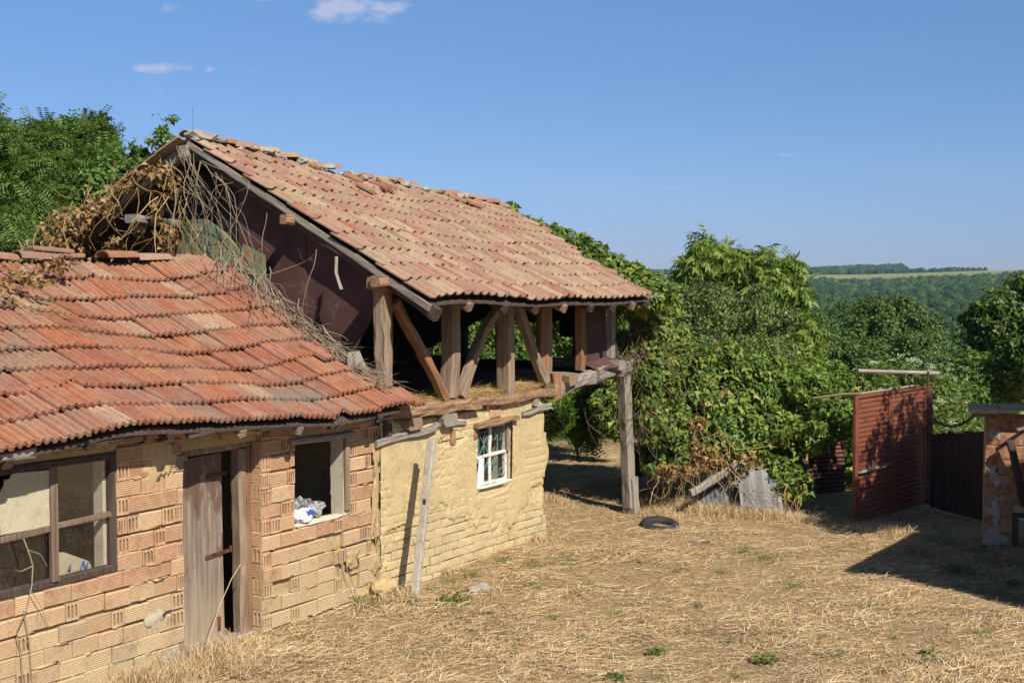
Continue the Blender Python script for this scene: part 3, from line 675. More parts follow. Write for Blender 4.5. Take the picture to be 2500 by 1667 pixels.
# lower mud-brick walls
def wall_open(x, z): return 1.83 < x < 2.53 and .87 < z < 1.575
wall = MB()
wall.bx(.0, 1.80, .035, .28, -.3, 1.83); wall.bx(2.55, 3.30, .035, .28, -.3, 1.83); wall.bx(1.80, 2.55, .035, .28, -.3, .86); wall.bx(1.80, 2.55, .035, .28, 1.60, 1.83)
wall.bx(3.06, 3.30, .28, 6.5, -.3, 1.79); wall.bx(-.02, .20, .28, 6.5, -.3, 1.79); wall.bx(.2, 3.06, 6.26, 6.5, -.3, 1.79)
wall_o = wall.build('wall', M['adobe'], barn)
# right end edge of the wall: uneven
def xend(z): return 3.36 + .035 * math.sin(z * 6 + 1) + .03 * math.sin(z * 13) + (.05 if .8 < z < 1.3 else 0) - .03 * max(0, z - 1.4)
cell = .0145; nx = int(3.36 / cell); nz_ = int(1.80 / cell)
xs = np.linspace(0, 1, nx + 1); zs = np.linspace(-.08, 1.80, nz_ + 1)
XX, ZZ = np.meshgrid(xs, zs, indexing='ij'); xe = np.array([xend(z) for z in zs])[None, :]
Xw = XX * xe; P = np.stack([Xw.ravel(), ZZ.ravel(), 0 * ZZ.ravel()], 1)
und = fbm(P * 1.4, 21, 4).reshape(Xw.shape); fine = fbm(P * 11, 23, 5, 2.1, .6).reshape(Xw.shape); pit = fbm(P * 26, 29, 3).reshape(Xw.shape)
cr = np.abs(fbm(P * 4.2, 31, 4, 2, .6)).reshape(Xw.shape)
seam = (np.abs(((ZZ + .06 + .004 * np.sin(Xw * 2)) / .096 + .5) % 1 - .5) < .07) & (fbm(P * 2.6, 41, 3).reshape(Xw.shape) > .12) & (ZZ < 1.75)
crack = .45 * seam + np.clip(1 - cr / .022, 0, 1) * (fbm(P * 1.2, 35, 2).reshape(Xw.shape) > .0)
mask = und * .35 + fine * .16
mask = mask + np.clip((ZZ - .42 - .12 * np.sin(Xw * 1.7)) * 1.6, -.55, .62)        # courses bare at the foot
mask = mask - np.clip(1.0 - Xw / .7, 0, 1) * np.clip(1.1 - ZZ, 0, 1) * .2
mask = mask - .9 * np.exp(-(((Xw - 2.15) / .42) ** 2 + ((ZZ - .80) / .07) ** 2)) - .8 * np.clip((ZZ - 1.62) * 8, 0, 1)
mask = mask - .55 * np.exp(-(((Xw - .45) / .4) ** 2 + ((ZZ - .62) / .06) ** 2)) - .5 * np.exp(-(((Xw - 3.2) / .25) ** 2 + ((ZZ - .68) / .08) ** 2)) - .9 * np.exp(-(((Xw - 1.3) / .33) ** 2 + ((ZZ - 1.50) / .07) ** 2))
mk = np.clip(mask / .10, -1, 1)
Yw = -(.012 + .0035 * und + .0014 * fine) * np.clip(mk, 0, 1) + .030 * np.clip(-mk, 0, 1) + .022 * crack + .030 * np.clip(pit - .85, 0, 1)
bedge = np.clip((Xw - xe + .06) / .06, 0, 1); Yw = Yw + .05 * bedge ** 2
V = np.stack([Xw.ravel(), Yw.ravel(), ZZ.ravel()], 1); nn = nz_ + 1
ii, jj = np.meshgrid(np.arange(nx), np.arange(nz_), indexing='ij'); a_ = (ii * nn + jj).ravel(); Fc = np.stack([a_, a_ + nn, a_ + nn + 1, a_ + 1], 1)
cx = V[Fc[:, 0], 0] + cell / 2; cz = V[Fc[:, 0], 2] + cell / 2
edge_n = .02 * vnoise(np.stack([cx * 8, cz * 8, 0 * cx], 1), 5)
hole = (cx > 1.80 + edge_n) & (cx < 2.555 + edge_n) & (cz > .865 + edge_n * .5) & (cz < 1.60)
Fc = Fc[~hole]
link('mud_plaster', np_mesh('mud_plaster', V, Fc, 4, M['mud'], True), barn)
# returns of the wall end
mb = MB(); vs = []; fs = []
for k, z in enumerate(np.linspace(-.08, 1.80, 30)):
    e = xend(z) - .002; vs += [(e - .01, .045, z), (e - .02, .30, z)]
for k in range(29): fs.append((2 * k, 2 * k + 1, 2 * k + 3, 2 * k + 2))
mb.add(vs, fs); mb.build('mud_return', M['mud'], barn)
# adobe bricks
def brick_me(name, L, H, D, mat, seed, bev=.005):
    r = random.Random(seed); vs = []; j = lambda s=.004: r.uniform(-s, s)
    for (x, z) in ((0, 0), (L, 0), (L, H), (0, H)): vs.append((x + j(), D, z + j()))
    for (x, z) in ((0, 0), (L, 0), (L, H), (0, H)): vs.append((x + j(), bev, z + j()))
    for (x, z) in ((bev, bev), (L - bev, bev), (L - bev, H - bev), (bev, H - bev)): vs.append((x + j(), j(.003), z + j()))
    vs.append((L / 2, -.003 + j(.003), H / 2))
    fs = [(0, 3, 2, 1)]
    for i in range(4): k = (i + 1) % 4; fs += [(i, k, 4 + k, 4 + i), (4 + i, 4 + k, 8 + k, 8 + i), (8 + i, 8 + k, 12)]
    return MB().add(vs, fs).mesh(name, M[mat])
ado = [brick_me('adobe_brick', .235, .082, .10, 'adobe', s) for s in range(6)]
for r in range(19):
    z = -.06 + r * .096; x = -.02 - (.12 if r % 2 else 0)
    while x < 3.34:
        L = .235 * random.uniform(.88, 1.08); x1 = min(x + L, xend(z) - .01); x0 = max(x, .0)
        if x1 - x0 > .06 and not wall_open((x0 + x1) / 2, z + .04) and not (x1 > 1.81 and x0 < 2.54 and z + .08 > .86 and z < 1.6):
            vis = z < .85 or 1.3 < z or random.random() < .4
            if vis:
                o = link('adobe_brick', random.choice(ado), wall_o); o.location = (x0 + .004, random.gauss(.006, .004), z + random.gauss(0, .003) + .012 * math.sin(x * 1.1)); o.scale = ((x1 - x0 - .006) / .235, 1, random.uniform(1.02, 1.12)); o.rotation_euler = (0, random.gauss(0, .008), random.gauss(0, .01))
        x = x + L
for (x, z, L, H) in [(1.27, 1.44, .075, .17), (1.73, 1.45, .06, .15)]:
    o = link('fired_brick', brick_me('fired_brick', L, H, .1, 'brick_dark', 3), wall_o); o.location = (x, -.028, z)
o = link('fired_brick', brick_me('fired_brick', .24, .10, .1, 'brick', 4), wall_o); o.location = (2.05, -.03, 1.665)
bp('window_lintel', (1.72, -.045, 1.605), (2.62, -.045, 1.625), .10, .055, 'wood_x', jit=.01, rough=.02)
# small barn window: children frame bars, panes, grille, reveals
wb = MB(); x0, x1, z0, z1 = 1.87, 2.53, .875, 1.575
wb.bx(x0, x0 + .035, .055, .085, z0, z1); wb.bx(x0 + .035, x1 - .04, .055, .085, z0, z0 + .03); wb.bx(x0 + .035, x1 - .04, .055, .085, z1 - .035, z1); wb.bx(x1 - .04, x1, .05, .085, z0, z1)
win = wb.build('window', M['white_paint'], barn)
mb = MB(); mb.beam((2.155, .05, z0), (2.155, .05, z1), .04, .03, jit=.003); mb.build('mullion', M['white_paint'], win)
mb = MB(); mb.beam((x0, .052, 1.205), (x1, .052, 1.225), .03, .035, jit=.003); mb.build('transom', M['white_paint'], win)
mb = MB(); mb.beam((2.515, .03, z0 + .36), (2.515, .03, z1), .05, .045, jit=.004); mb.build('jamb', M['wood'], win)
mb = MB(); mb.beam((1.80, .01, z0 - .01), (2.54, .01, z0 - .005), .07, .022, jit=.004, up=(0, 0, 1)); mb.build('sill', M['white_paint'], win)
for (a0, a1, c0, c1) in ((1.905, 2.135, .905, 1.19), (2.175, 2.49, .905, 1.19), (1.905, 2.135, 1.24, 1.54), (2.175, 2.49, 1.24, 1.54)):
    mb = MB(); mb.bx(a0, a1, .068, .072, c0, c1); mb.build('pane', M['glass'], win)
mb = MB(); mb.poly([(1.785, -.006, .875), (1.985, .02, .885), (1.99, .02, 1.20), (1.845, -.004, 1.205), (1.835, -.004, 1.1)], (0, .005, 0)); mb.build('white_panel', M['white'], win)
gr = MB()
for (p, q) in (((1.90, 1.50), (2.49, 1.50)), ((1.92, 1.20), (1.92, 1.52)), ((2.03, .9), (2.03, 1.50)), ((1.93, 1.23), (2.13, 1.48)), ((1.93, 1.48), (2.13, 1.23)), ((2.32, .92), (2.32, 1.55)), ((2.2, .95), (2.48, .95)), ((2.4, 1.2), (2.47, 1.45)), ((2.2, .95), (2.3, 1.18)), ((1.95, .95), (2.12, 1.15))):
    gr.tube([(p[0], .05, p[1]), (q[0], .05, q[1])], .0065, 5)
for (cx_, cz_, r_) in ((2.245, 1.43, .045), (2.36, 1.42, .05), (2.25, 1.10, .05), (2.40, .99, .04)):
    gr.tube([(cx_ + r_ * math.cos(t_), .05, cz_ + r_ * 1.1 * math.sin(t_)) for t_ in np.linspace(-1.2, 4.4, 10)], .006, 5)
gr.build('iron_grille', M['iron'], win)
mb = MB(); mb.bx(1.80, 1.83, .05, .14, .87, 1.58); mb.build('reveal', M['mud'], win)

# ------------------------------------------------------------------ SHED (lean-to built of hollow brick)
shed = empty('brick_shed', 'low shed of ribbed hollow brick under a wavy red tiled roof', 'shed', tuple(G), RZ)
SX0 = -6.6
def shed_eave(x): return float(np.interp(x, [-6.6, -4.7, -3.65, -2.3, -1.2, 0], [2.06, 2.075, 2.135, 2.05, 1.985, 2.01]))
def shed_roof(u, w):
    y = -.35 + 2.7 * w; ze = shed_eave(u) + .015 - .025
    zr = 3.50; s_ = .022 * math.sin(u * 1.9 + w * 3) + .02 * math.sin(u * 3.4 + w * 9 + 1)
    return (u, y, ze + (zr - ze) * w - .07 * math.sin(w * math.pi) * math.exp(-((u + 2.3) / 1.6) ** 2) + s_ * (.4 + w))
mb = MB(); vs = []; fs = []; n = 30
for i in range(n + 1):
    for w in (0, .25, .5, .75, 1):
        x, y, z = shed_roof(SX0 + i / n * (-SX0 - .03), w); vs.append((x, y + (.05 if w == 0 else 0), z - .05))
for i in range(n):
    for j in range(4): a = 5 * i + j; fs.append((a, a + 5, a + 6, a + 1))
m_ = len(vs); vs += [(x, y, z - .025) for x, y, z in vs[:m_]]; fs += [tuple(m_ + k for k in f[::-1]) for f in list(fs)]
for i in range(n): a = 5 * i; fs.append((a, m_ + a, m_ + a + 5, a + 5))
mb.add(vs, fs); sroof = mb.build('roof', M['wood_dark'], shed)
NR = 9
for r in range(NR):
    w0 = r / NR * .97; xr = -.0 - (.01 if r else -.02); x = xr - W_R + random.uniform(-.02, .02); first = True
    if r == NR - 1: x -= .15
    left = SX0 + .2 if r < 6 else -5.8
    while x > left:
        p, xa, ya, za = frame_on(shed_roof, x, w0)
        mi = random.choice([0, 1, 2, 3, 4]) if random.random() > .03 else 5
        disp = random.random() < .08
        R = mat3(xa, ya, za) @ Matrix.Rotation(random.gauss(0, .014) + (random.uniform(-.05, .05) if disp else 0), 3, 'Z') @ Matrix.Rotation(-.115 + random.gauss(0, .014), 3, 'X') @ Matrix.Rotation(random.gauss(0, .02), 3, 'Y')
        pp = p + ya * (random.gauss(0, .010) + (random.uniform(-.04, .01) if disp else 0)) + za * (.030 + random.gauss(0, .003) + (.01 if disp else 0))
        o = link('roof_tile', red_me[mi], sroof); o.matrix_local = Matrix.Translation(pp) @ R.to_4x4()
        x -= W_R * random.uniform(.985, 1.01)
# extra tiles slipping over the barn corner at the eave
for (x, y, z, a) in [(.0, -.36, 1.99, .10), (.16, -.34, 1.96, -.05), (-.05, -.12, 2.14, .2), (-.42, .35, 2.44, .1)]:
    o = link('roof_tile', red_me[2], sroof); o.matrix_local = Matrix.Translation((x, y, z + .03)) @ (Matrix.Rotation(a, 3, 'Z') @ Matrix.Rotation(.42, 3, 'X')).to_4x4()
    o.scale = (.8, .9, 1)
# curved ridge tiles and slates lying on the ridge
k = 0
for (x, a, s_, mred, dz) in [(-3.05, .05, 1.0, 1, 0), (-2.62, -.04, 1.0, 1, 0), (-1.62, .06, 1.05, 1, .02), (-1.18, -.05, 1.05, 0, .0), (-.72, .02, 1.0, 0, -.03), (-3.5, .03, 1, 1, 0), (-3.95, -.03, 1, 1, 0), (-4.4, .04, 1, 1, 0), (-4.85, -.04, 1, 1, 0)]:
    o = link('ridge_tile', cap_red if mred else cap_me, sroof)
    o.matrix_local = Matrix.Translation((x, 2.33 - .02 * k % .05, 3.485 + dz)) @ (Matrix.Rotation(-math.pi / 2 + a, 3, 'Z') @ Matrix.Rotation(random.uniform(-.06, .06), 3, 'X')).to_4x4(); o.scale = (s_, 1.05, 1)
    k += 1
for (x, y, z, a, t_) in [(-1.95, 2.30, 3.56, 1.5, .06), (-1.9, 2.2, 3.52, 1.35, -.03), (-.45, 2.1, 3.44, .7, .05), (-.25, 2.0, 3.40, .4, .1)]:
    o = link('loose_tile', red_me[1], sroof); o.matrix_local = Matrix.Translation((x, y, z)) @ (Matrix.Rotation(a, 3, 'Z') @ Matrix.Rotation(t_, 3, 'X')).to_4x4(); o.scale = (.6, 1.15, .8)
# rafters and rough logs under the eave
def sp_(name, p0, p1, w, h, mat='wood', parent=None, **k):
    o = bp(name, p0, p1, w, h, mat, **k); o.parent = parent or shed; return o
for x in (-5.9, -5.2, -4.62, -3.9, -3.1, -2.28, -1.55, -.95, -.35):
    a = Vector(shed_roof(x, -.0)); b_ = Vector(shed_roof(x, .45))
    sp_('rafter', (x, a.y + .06, a.z - .11), (x, b_.y, b_.z - .12), .075, .07, 'wood_grey' if x in (-2.28, -1.55) else 'wood_dark', jit=.012, rough=.02)
sp_('eave_log', (-4.4, -.27, 1.99), (-6.5, -.27, 1.97), .09, .08, 'wood_grey', jit=.014, rough=.06)
sp_('eave_log', (-3.0, -.24, 2.03), (-4.5, -.25, 2.03), .06, .05, 'wood_dark', jit=.01, rough=.06)
sp_('eave_log', (-.15, -.26, 1.93), (-1.1, -.26, 1.91), .06, .05, 'wood_dark', jit=.012, rough=.06)
sp_('eave_log', (-1.5, -.26, 1.95), (-2.9, -.26, 2.0), .05, .04, 'wood_dark', jit=.01, rough=.05)
# walls: mortar core with openings
DX0, DX1 = -2.70, -1.75
LW = (-4.56, -3.42, .91, 1.89)      # big window
HW = (-1.30, -.50, .94, 1.71)       # open hole
core = MB()
core.bx(SX0, LW[0], .036, .17, -.3, 2.10); core.bx(LW[0], LW[1], .036, .17, -.3, LW[2]); core.bx(LW[0], LW[1], .012, .17, LW[3], 2.12); core.bx(LW[1], DX0, .036, .17, -.3, 2.12)
core.bx(DX0, DX1, .06, .22, 1.80, 2.12)
core.bx(DX1 + .012, HW[0], .036, .17, -.3, 2.06); core.bx(HW[0], HW[1], .036, .17, -.3, HW[2] - .02); core.bx(HW[0], HW[1], .012, .17, HW[3] + .05, 2.04); core.bx(HW[1], -.03, .036, .17, -.3, 2.06)
swall = core.build('wall', M['mortar'], shed)
room = MB()   # inside: back, end walls, floor, door jambs
room.bx(SX0, -.03, 2.45, 2.62, -.3, 3.40); room.bx(SX0, SX0 + .15, .17, 2.45, -.3, 2.2); room.bx(SX0, -.03, .17, 2.45, -.3, -.02)
room.bx(-2.98, -2.86, .3, 2.45, -.02, 2.1)
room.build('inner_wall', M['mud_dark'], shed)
# hollow bricks
def ribbed(L, H, D, seed, nr=7):
    r = random.Random(seed); vs = []; fs = []; j = lambda s: r.uniform(-s, s); prof = [(D, 0), (.006, 0), (.0, .010)]
    z = .018; st = (H - .036) / nr
    for i in range(nr): prof += [(0, z + .001), (.0055, z + st * .32), (0, z + st * .62)]; z += st
    prof += [(0, H - .010), (.006, H), (D, H)]
    a, b = j(.003), j(.003)
    for (y, zz) in prof: vs.append((0 + (.004 if y < .001 else 0) + j(.001), y + a, zz))
    for (y, zz) in prof: vs.append((L - (.004 if y < .001 else 0) + j(.001), y + b, zz))
    n = len(prof)
    for i in range(n - 1): fs.append((i, n + i, n + i + 1, i + 1))
    fs += [tuple(range(n)), tuple(range(2 * n - 1, n - 1, -1)), (0, n - 1, 2 * n - 1, n)]
    return vs, fs
def ported(L, H, D, seed, ns=3):
    """brick seen end on: tall rounded ports going in"""
    r = random.Random(seed); mb = MB(); t = .013; wv = (L - t * (ns + 1)) / ns; zz = [.0, .020, H - .032, H - .018, H]
    for k in range(ns + 1):
        x = k * (wv + t); mb.bx(x, x + t, 0, D, .0, H)
    for k in range(ns):
        x = t + k * (wv + t); h = r.uniform(-.004, .004)
        mb.bx(x, x + wv, .001, D, 0, .018 + h); mb.bx(x, x + wv, .001, D, H - .018, H); mb.bx(x, x + wv, .10 if r.random() < .5 else .045, D, .018 + h, H - .018)
        for (xa_, xb_) in ((x, x + wv * .32), (x + wv, x + wv * .68)):
            mb.poly([(xa_, .002, H - .018), (xb_, .002, H - .018), (xa_, .002, H - .036)], (0, .05, 0))
    return mb.v, mb.f
rib_me = [MB().add(*ribbed(.25, .140, .12, s, 6 + s % 3)).mesh('brick', M['brick']) for s in range(5)]
prt_me = [MB().add(*ported(.125, .140, .12, s)).mesh('brick', M['brick']) for s in range(4)]
def lay(wall_o, x0, x1, z, row, rowh, opens, y=0, edge_port=True, missing=()):
    iv = [(x0, x1)]
    for (a, b, c, d) in opens:
        if z + rowh > c + .02 and z < d - .02:
            nv = []
            for (p, q) in iv:
                if a <= p and b >= q: continue
                if b <= p or a >= q: nv.append((p, q)); continue
                if p < a: nv.append((p, a))
                if b < q: nv.append((b, q))
            iv = nv
    for (p, q) in iv:
        x = p; i = 0; start_port = (row % 2 == 0)
        while q - x > .02:
            rem = q - x
            port = (i == 0 and start_port) or (rem < .20 and row % 2 == 1) or random.random() < .17
            L = .128 if port else .255
            if i == 0 and not start_port and random.random() < .3: L *= .75
            if rem - L < .05: L = rem
            if port and L > .20: port = False
            me = random.choice(prt_me) if port else random.choice(rib_me); base = .125 if port else .25
            if not any(abs(x + L / 2 - mx_) < .13 and abs(z + .07 - mz_) < .08 for mx_, mz_ in missing):
                o = link('brick', me, wall_o)
                o.location = (x + .004, y + random.gauss(-.006, .0035), z + random.gauss(0, .003) + .009 * math.sin(x * 1.6 + row * 1.3)); o.scale = ((L - random.uniform(.003, .009)) / base, 1, (rowh - random.uniform(.006, .017)) / .140)
                o.rotation_euler = (random.gauss(0, .008), random.gauss(0, .008), random.gauss(0, .010))
            x += L; i += 1
SLOPE = []
for r in range(15):
    z = -.126 + r * .148
    op = [(LW[0], LW[1], LW[2], LW[3])]
    top_l = z > 1.88
    if z < 1.95: lay(swall, -6.3, DX0 - .01, z, r, .148, op, missing=[(-4.9, .5), (-4.3, 1.95), (-3.9, 1.95), (-4.1, 2.0)])
    if z < 1.95: lay(swall, DX1, -.02 - (.13 if r % 3 == 1 else 0), z, r + 1, .148, [HW], missing=[(-1.5, .42), (-.75, .62), (-.6, .45), (-.35, .30)] if r else [])
# reveal of the wall beside the door: the brick ends turned into the doorway
for r in range(13):
    z = -.08 + r * .148; me = prt_me[r % 4] if r % 2 else rib_me[r % 5]
    o = link('brick', me, swall); o.matrix_local = Matrix.Translation((DX1 + random.gauss(0, .003), .172, z)) @ Matrix.Rotation(-math.pi / 2, 4, 'Z') @ Matrix.Diagonal((1.28 if r % 2 else .64, 1, .98, 1))
# mud smears over the brick
def smear(x, z, w, h, seed, mat='mortar', th=.011):
    v, f = blob((0, 0, 0), 1, (w, th, h), seed, .75 if mat == 'mortar' else .3, 3); o = MB().add(v, f).build('mortar_patch', M[mat], swall, True); o.location = (x, .0, z)
for i, (x, z, w, h, mt) in enumerate([(-3.05, .45, .11, .075, 'plaster'), (-3.0, 1.75, .14, .16, 'mortar'), (-2.85, 1.72, .08, .10, 'mortar'), (-2.85, .0, .16, .10, 'cement'), (-4.0, 2.02, .5, .07, 'mortar'), (-3.5, 2.0, .12, .08, 'mortar'),
        (-.9, 1.90, .22, .09, 'mortar'), (-.55, 1.88, .12, .08, 'mortar'), (-.45, .45, .13, .07, 'mortar'), (-.25, .06, .2, .06, 'mortar'), (-.1, .3, .1, .1, 'mortar'), (-2.05, 1.95, .28, .09, 'mortar'), (-4.9, .55, .12, .06, 'mortar'), (-.08, .9, .06, .3, 'mortar'), (-.06, 1.45, .05, .2, 'mortar')]):
    smear(x, z, w, h, i, mt)
sm = MB(); rs_ = random.Random(3)
for k in range(190):
    x = rs_.uniform(-5.2, -.05); r_i = rs_.randrange(0, 14); z = -.126 + r_i * .148 + rs_.gauss(0, .006) + .009 * math.sin(x * 1.6 + (r_i if x < -2.3 else r_i + 1) * 1.3)
    if DX0 - .12 < x < DX1 + .15 or (LW[0] - .15 < x < LW[1] + .15 and LW[2] - .03 < z < LW[3] + .05) or (HW[0] - .15 < x < HW[1] + .15 and HW[2] - .03 < z < HW[3] + .08): continue
    v, f = blob((x, .0, z), 1, (rs_.uniform(.03, .12), rs_.uniform(.010, .016), rs_.uniform(.008, .020)), k, .9, 1); sm.add(v, f)
tag(sm.build('mortar_smears', M['mortar'], swall, True), kind='stuff')
# door
door_b = MB(); door_b.beam((-2.70, .185, 1.755), (-1.76, .185, 1.775), .12, .07, jit=.006, rough=.02)
door = door_b.build('door_lintel', M['wood'], shed)
bb = MB(); bb.bx(-2.74, -2.63, .14, .24, 1.70, 1.84); bb.build('lintel_block', M['wood_dark'], shed)
bb = MB(); bb.box((-2.60, .12, 1.735), (.07, .05, .05), jit=.006); bb.build('lintel_end', M['wood_grey'], shed)
dleaf = MB(); dleaf.bx(-2.70, -2.04, .215, .235, .25, .37).bx(-2.70, -2.04, .215, .235, 1.25, 1.37)
dl = dleaf.build('door', M['wood_dark'], shed)
for (a0, a1, b0, b1, t0) in ((-2.72, -2.655, -2.72, -2.66, 1.70), (-2.65, -2.375, -2.65, -2.375, 1.705), (-2.37, -2.07, -2.37, -2.045, 1.71)):
    mb = MB(); nzs = 12; vs = []; fs = []
    for i in range(nzs + 1):
        f_ = i / nzs; z = .01 + f_ * (t0 - .01); l_ = b0 + (a0 - b0) * f_ + random.uniform(-.002, .002); r_ = b1 + (a1 - b1) * f_ + random.uniform(-.003, .003)
        vs += [(l_, .188, z), (r_, .188, z), (r_, .213, z), (l_, .213, z)]
    for i in range(nzs):
        for j in range(4): a = 4 * i + j; b = 4 * i + (j + 1) % 4; fs.append((a, b, b + 4, a + 4))
    fs += [(0, 3, 2, 1), (4 * nzs, 4 * nzs + 1, 4 * nzs + 2, 4 * nzs + 3)]
    mb.add(vs, fs); mb.build('plank', M['door'], dl)
mb = MB(); mb.box((-2.13, .180, .80), (.30, .008, .035), Matrix.Rotation(-.06, 3, 'Y'), jit=.002); mb.tube([(-1.985, .165, .795), (-1.985, .165, .85)], .013, 8); mb.build('hinge', M['rust_dark'], dl)
mb = MB(); mb.box((-2.13, .180, 1.52), (.24, .008, .03), jit=.002); mb.build('hinge', M['rust_dark'], dl)
mb = MB(); mb.box((-2.12, .182, .16), (.035, .008, .13), jit=.003); mb.build('rust_plate', M['rust'], dl)
sp_('door_post', (-1.855, .17, -.05), (-1.865, .17, 1.73), .115, .10, 'wood', jit=.004, rough=.006)
sp_('door_post', (-1.775, .14, .0), (-1.785, .14, 1.74), .035, .06, 'wood_orange', jit=.004, rough=.01)
sp_('threshold', (-2.72, .15, .0), (-1.75, .15, .0), .14, .06, 'wood_grey_x', jit=.008)
# open window hole: lintel, post, reveal, sill
sp_('hole_lintel', (-1.38, .0, 1.745), (-.44, .0, 1.725), .09, .055, 'wood_grey_x', jit=.006)
sp_('hole_post', (-.535, -.002, .98), (-.545, -.002, 1.71), .05, .065, 'wood', jit=.004)
mb = MB(); vs = []; fs = []
for i in range(13):
    z = .93 + i / 12 * .79; yb = .165 + .02 * mnoise.noise((z * 6, 1, 1)) - (.05 if .93 < z < 1.1 else 0)
    vs += [(-.585, .0, z), (-.585, yb, z)]
for i in range(12): fs.append((2 * i, 2 * i + 2, 2 * i + 3, 2 * i + 1))
mb.add(vs, fs); n_ = len(mb.v); mb.bx(-.583, -.50, .012, .16, .93, 1.72); mb.build('reveal', M['plaster'], shed)
mb = MB(); v, f = blob((-.9, .06, .925), 1, (.43, .085, .028), 4, .12, 3); mb.add(v, f); mb.build('sill', M['plaster'], shed)
# big window
wb = MB(); x0, x1, z0, z1 = LW; t = .06
def bar(mb, p, q, w=.05, d=.045): return mb.beam(p, q, w, d, jit=.0025, rough=.006)
bar(wb, (x0, .03, z0 + .03), (x1, .03, z0 + .03), .06, .07); bar(wb, (x0, .03, z1 - .03), (x1, .03, z1 - .03), .06, .06)
bar(wb, (x0 + .03, .03, z0), (x0 + .03, .03, z1), .06, .06); bar(wb, (x1 - .03, .03, z0), (x1 - .03, .03, z1), .06, .06)
lwin = wb.build('window', M['wood_dark'], shed)
mb = MB(); bar(mb, (-4.02, .012, z0 + .04), (-4.02, .012, z1 - .05), .065, .05); mb.build('mullion', M['wood_mid'], lwin)
mb = MB(); bar(mb, (x0 + .05, .022, 1.345), (-4.05, .022, 1.365), .04, .05); bar(mb, (-3.99, .022, 1.375), (x1 - .05, .022, 1.385), .04, .045); mb.build('transom', M['wood_mid'], lwin)
for (a0, a1, c0, c1) in ((x0 + .06, -4.06, z0 + .06, 1.33), (-3.985, x1 - .06, z0 + .06, 1.36), (-3.985, x1 - .06, 1.40, z1 - .06)):
    mb = MB(); mb.bx(a0, a1, .036, .040, c0, c1); mb.build('pane', M['glass'], lwin)
mb = MB(); vs = []; fs = []; nn_ = 12
for i in range(nn_ + 1):
    for j in range(nn_ + 1):
        fx = i / nn_; fz = j / nn_; xx = -4.49 + fx * .46 ; zz = 1.385 + fz * (.45 - .02 * fx)
        if j == nn_ and i < 3: zz -= .05 * (3 - i)
        if i == 0 and j > 8: xx += .02 * (j - 8)
        vs.append((xx, .016 + .008 * mnoise.noise((xx * 9, zz * 9, 2)) - .02 * max(0, fx - .8) * (1 - fz), zz))
for i in range(nn_):
    for j in range(nn_): a = i * (nn_ + 1) + j; fs.append((a, a + nn_ + 1, a + nn_ + 2, a + 1))
mb.add(vs, fs); mb.build('cardboard', M['card'], lwin, True)
mb = MB(); mb.bx(x1 - .09, x1 - .03, .06, .17, z0, z1); mb.build('reveal', M['plaster'], lwin)
# second pale reveal inside and the carton behind the lower pane
carton = MB(); carton.poly([(-3.98, .13, .93), (-3.58, .10, .93), (-3.62, .10, 1.02), (-3.84, .12, 1.13), (-3.97, .13, 1.15)], (0, .01, 0))
co = carton.build('carton', M['card'], None); co.location = tuple(G); co.rotation_euler = (0, 0, RZ); tag(co, 'torn cardboard with blue print behind the lower right pane', 'cardboard')
mb = MB()
for (p, q) in (((-3.72, .96), (-3.69, 1.035)), ((-3.69, 1.035), (-3.665, .96)), ((-3.665, .96), (-3.64, 1.02))):
    dx_ = q[0] - p[0]; mb.poly([(p[0], .0, p[1]), (p[0] + .018, 0, p[1]), (q[0] + .018, 0, q[1]), (q[0], 0, q[1])], (0, .001, 0))
mb.poly([(-3.83, 0, 1.0), (-3.80, 0, .98), (-3.80, 0, 1.04)], (0, .001, 0))
o = mb.build('blue_print', m_plain('blue ink', (.05, .12, .35)), co); o.location = (.0, .094, .0)
# plastic in the open window
mb = MB(); v, f = blob((0, 0, 0), .13, (.95, .75, .62), 5, .55, 3); mb.add(v, f); bag = mb.build('plastic_bag', M['bag'], None, False)
bag.location = tuple(l2w((-1.17, .07, 1.0))); bag.rotation_euler = (.1, 0, RZ); tag(bag, 'crumpled white and blue plastic bag in the open window of the shed', 'plastic bag')
mb = MB(); v, f = blob((0, 0, 0), .17, (1.15, .8, .72), 9, .6, 3); mb.add(v, f); film = mb.build('plastic_film', M['film'], None, False)
film.location = tuple(l2w((-.98, .15, 1.04))); film.rotation_euler = (0, .2, RZ); tag(film, 'shiny crumpled clear film beside the blue and white bag', 'plastic film')

# ------------------------------------------------------------------ things in the yard near the walls
def thing_mb(name, mb, mat, label, cat, loc=(0, 0, 0), rz=0, group=None, smooth=False):
    o = mb.build(name, mat, None, smooth); o.location = loc; o.rotation_euler = (0, 0, rz); return tag(o, label, cat, group)
# leaning concrete vine post
b0 = Vector(l2w((.04, -.40, -.1))); b1 = Vector(l2w((.47, -.33, 1.60)))
mb = MB(); L = (b1 - b0).length; mb.beam((0, 0, 0), (0, 0, L), .085, .075, jit=.003, rough=.004, seg=24)
cp = mb.build('concrete_post', M['concrete'], None); cp.location = b0; cp.rotation_mode = 'QUATERNION'; cp.rotation_quaternion = (b1 - b0).to_track_quat('Z', 'Y')
tag(cp, 'grey concrete post leaning in front of the yellow mud wall', 'post')
mb = MB(); mb.box((-.01, -.0, 1.1), (.03, .09, .05), jit=.002); mb.build('hole_shade', M['black'], cp)  # solid black block standing in for the shade inside a hole in the post
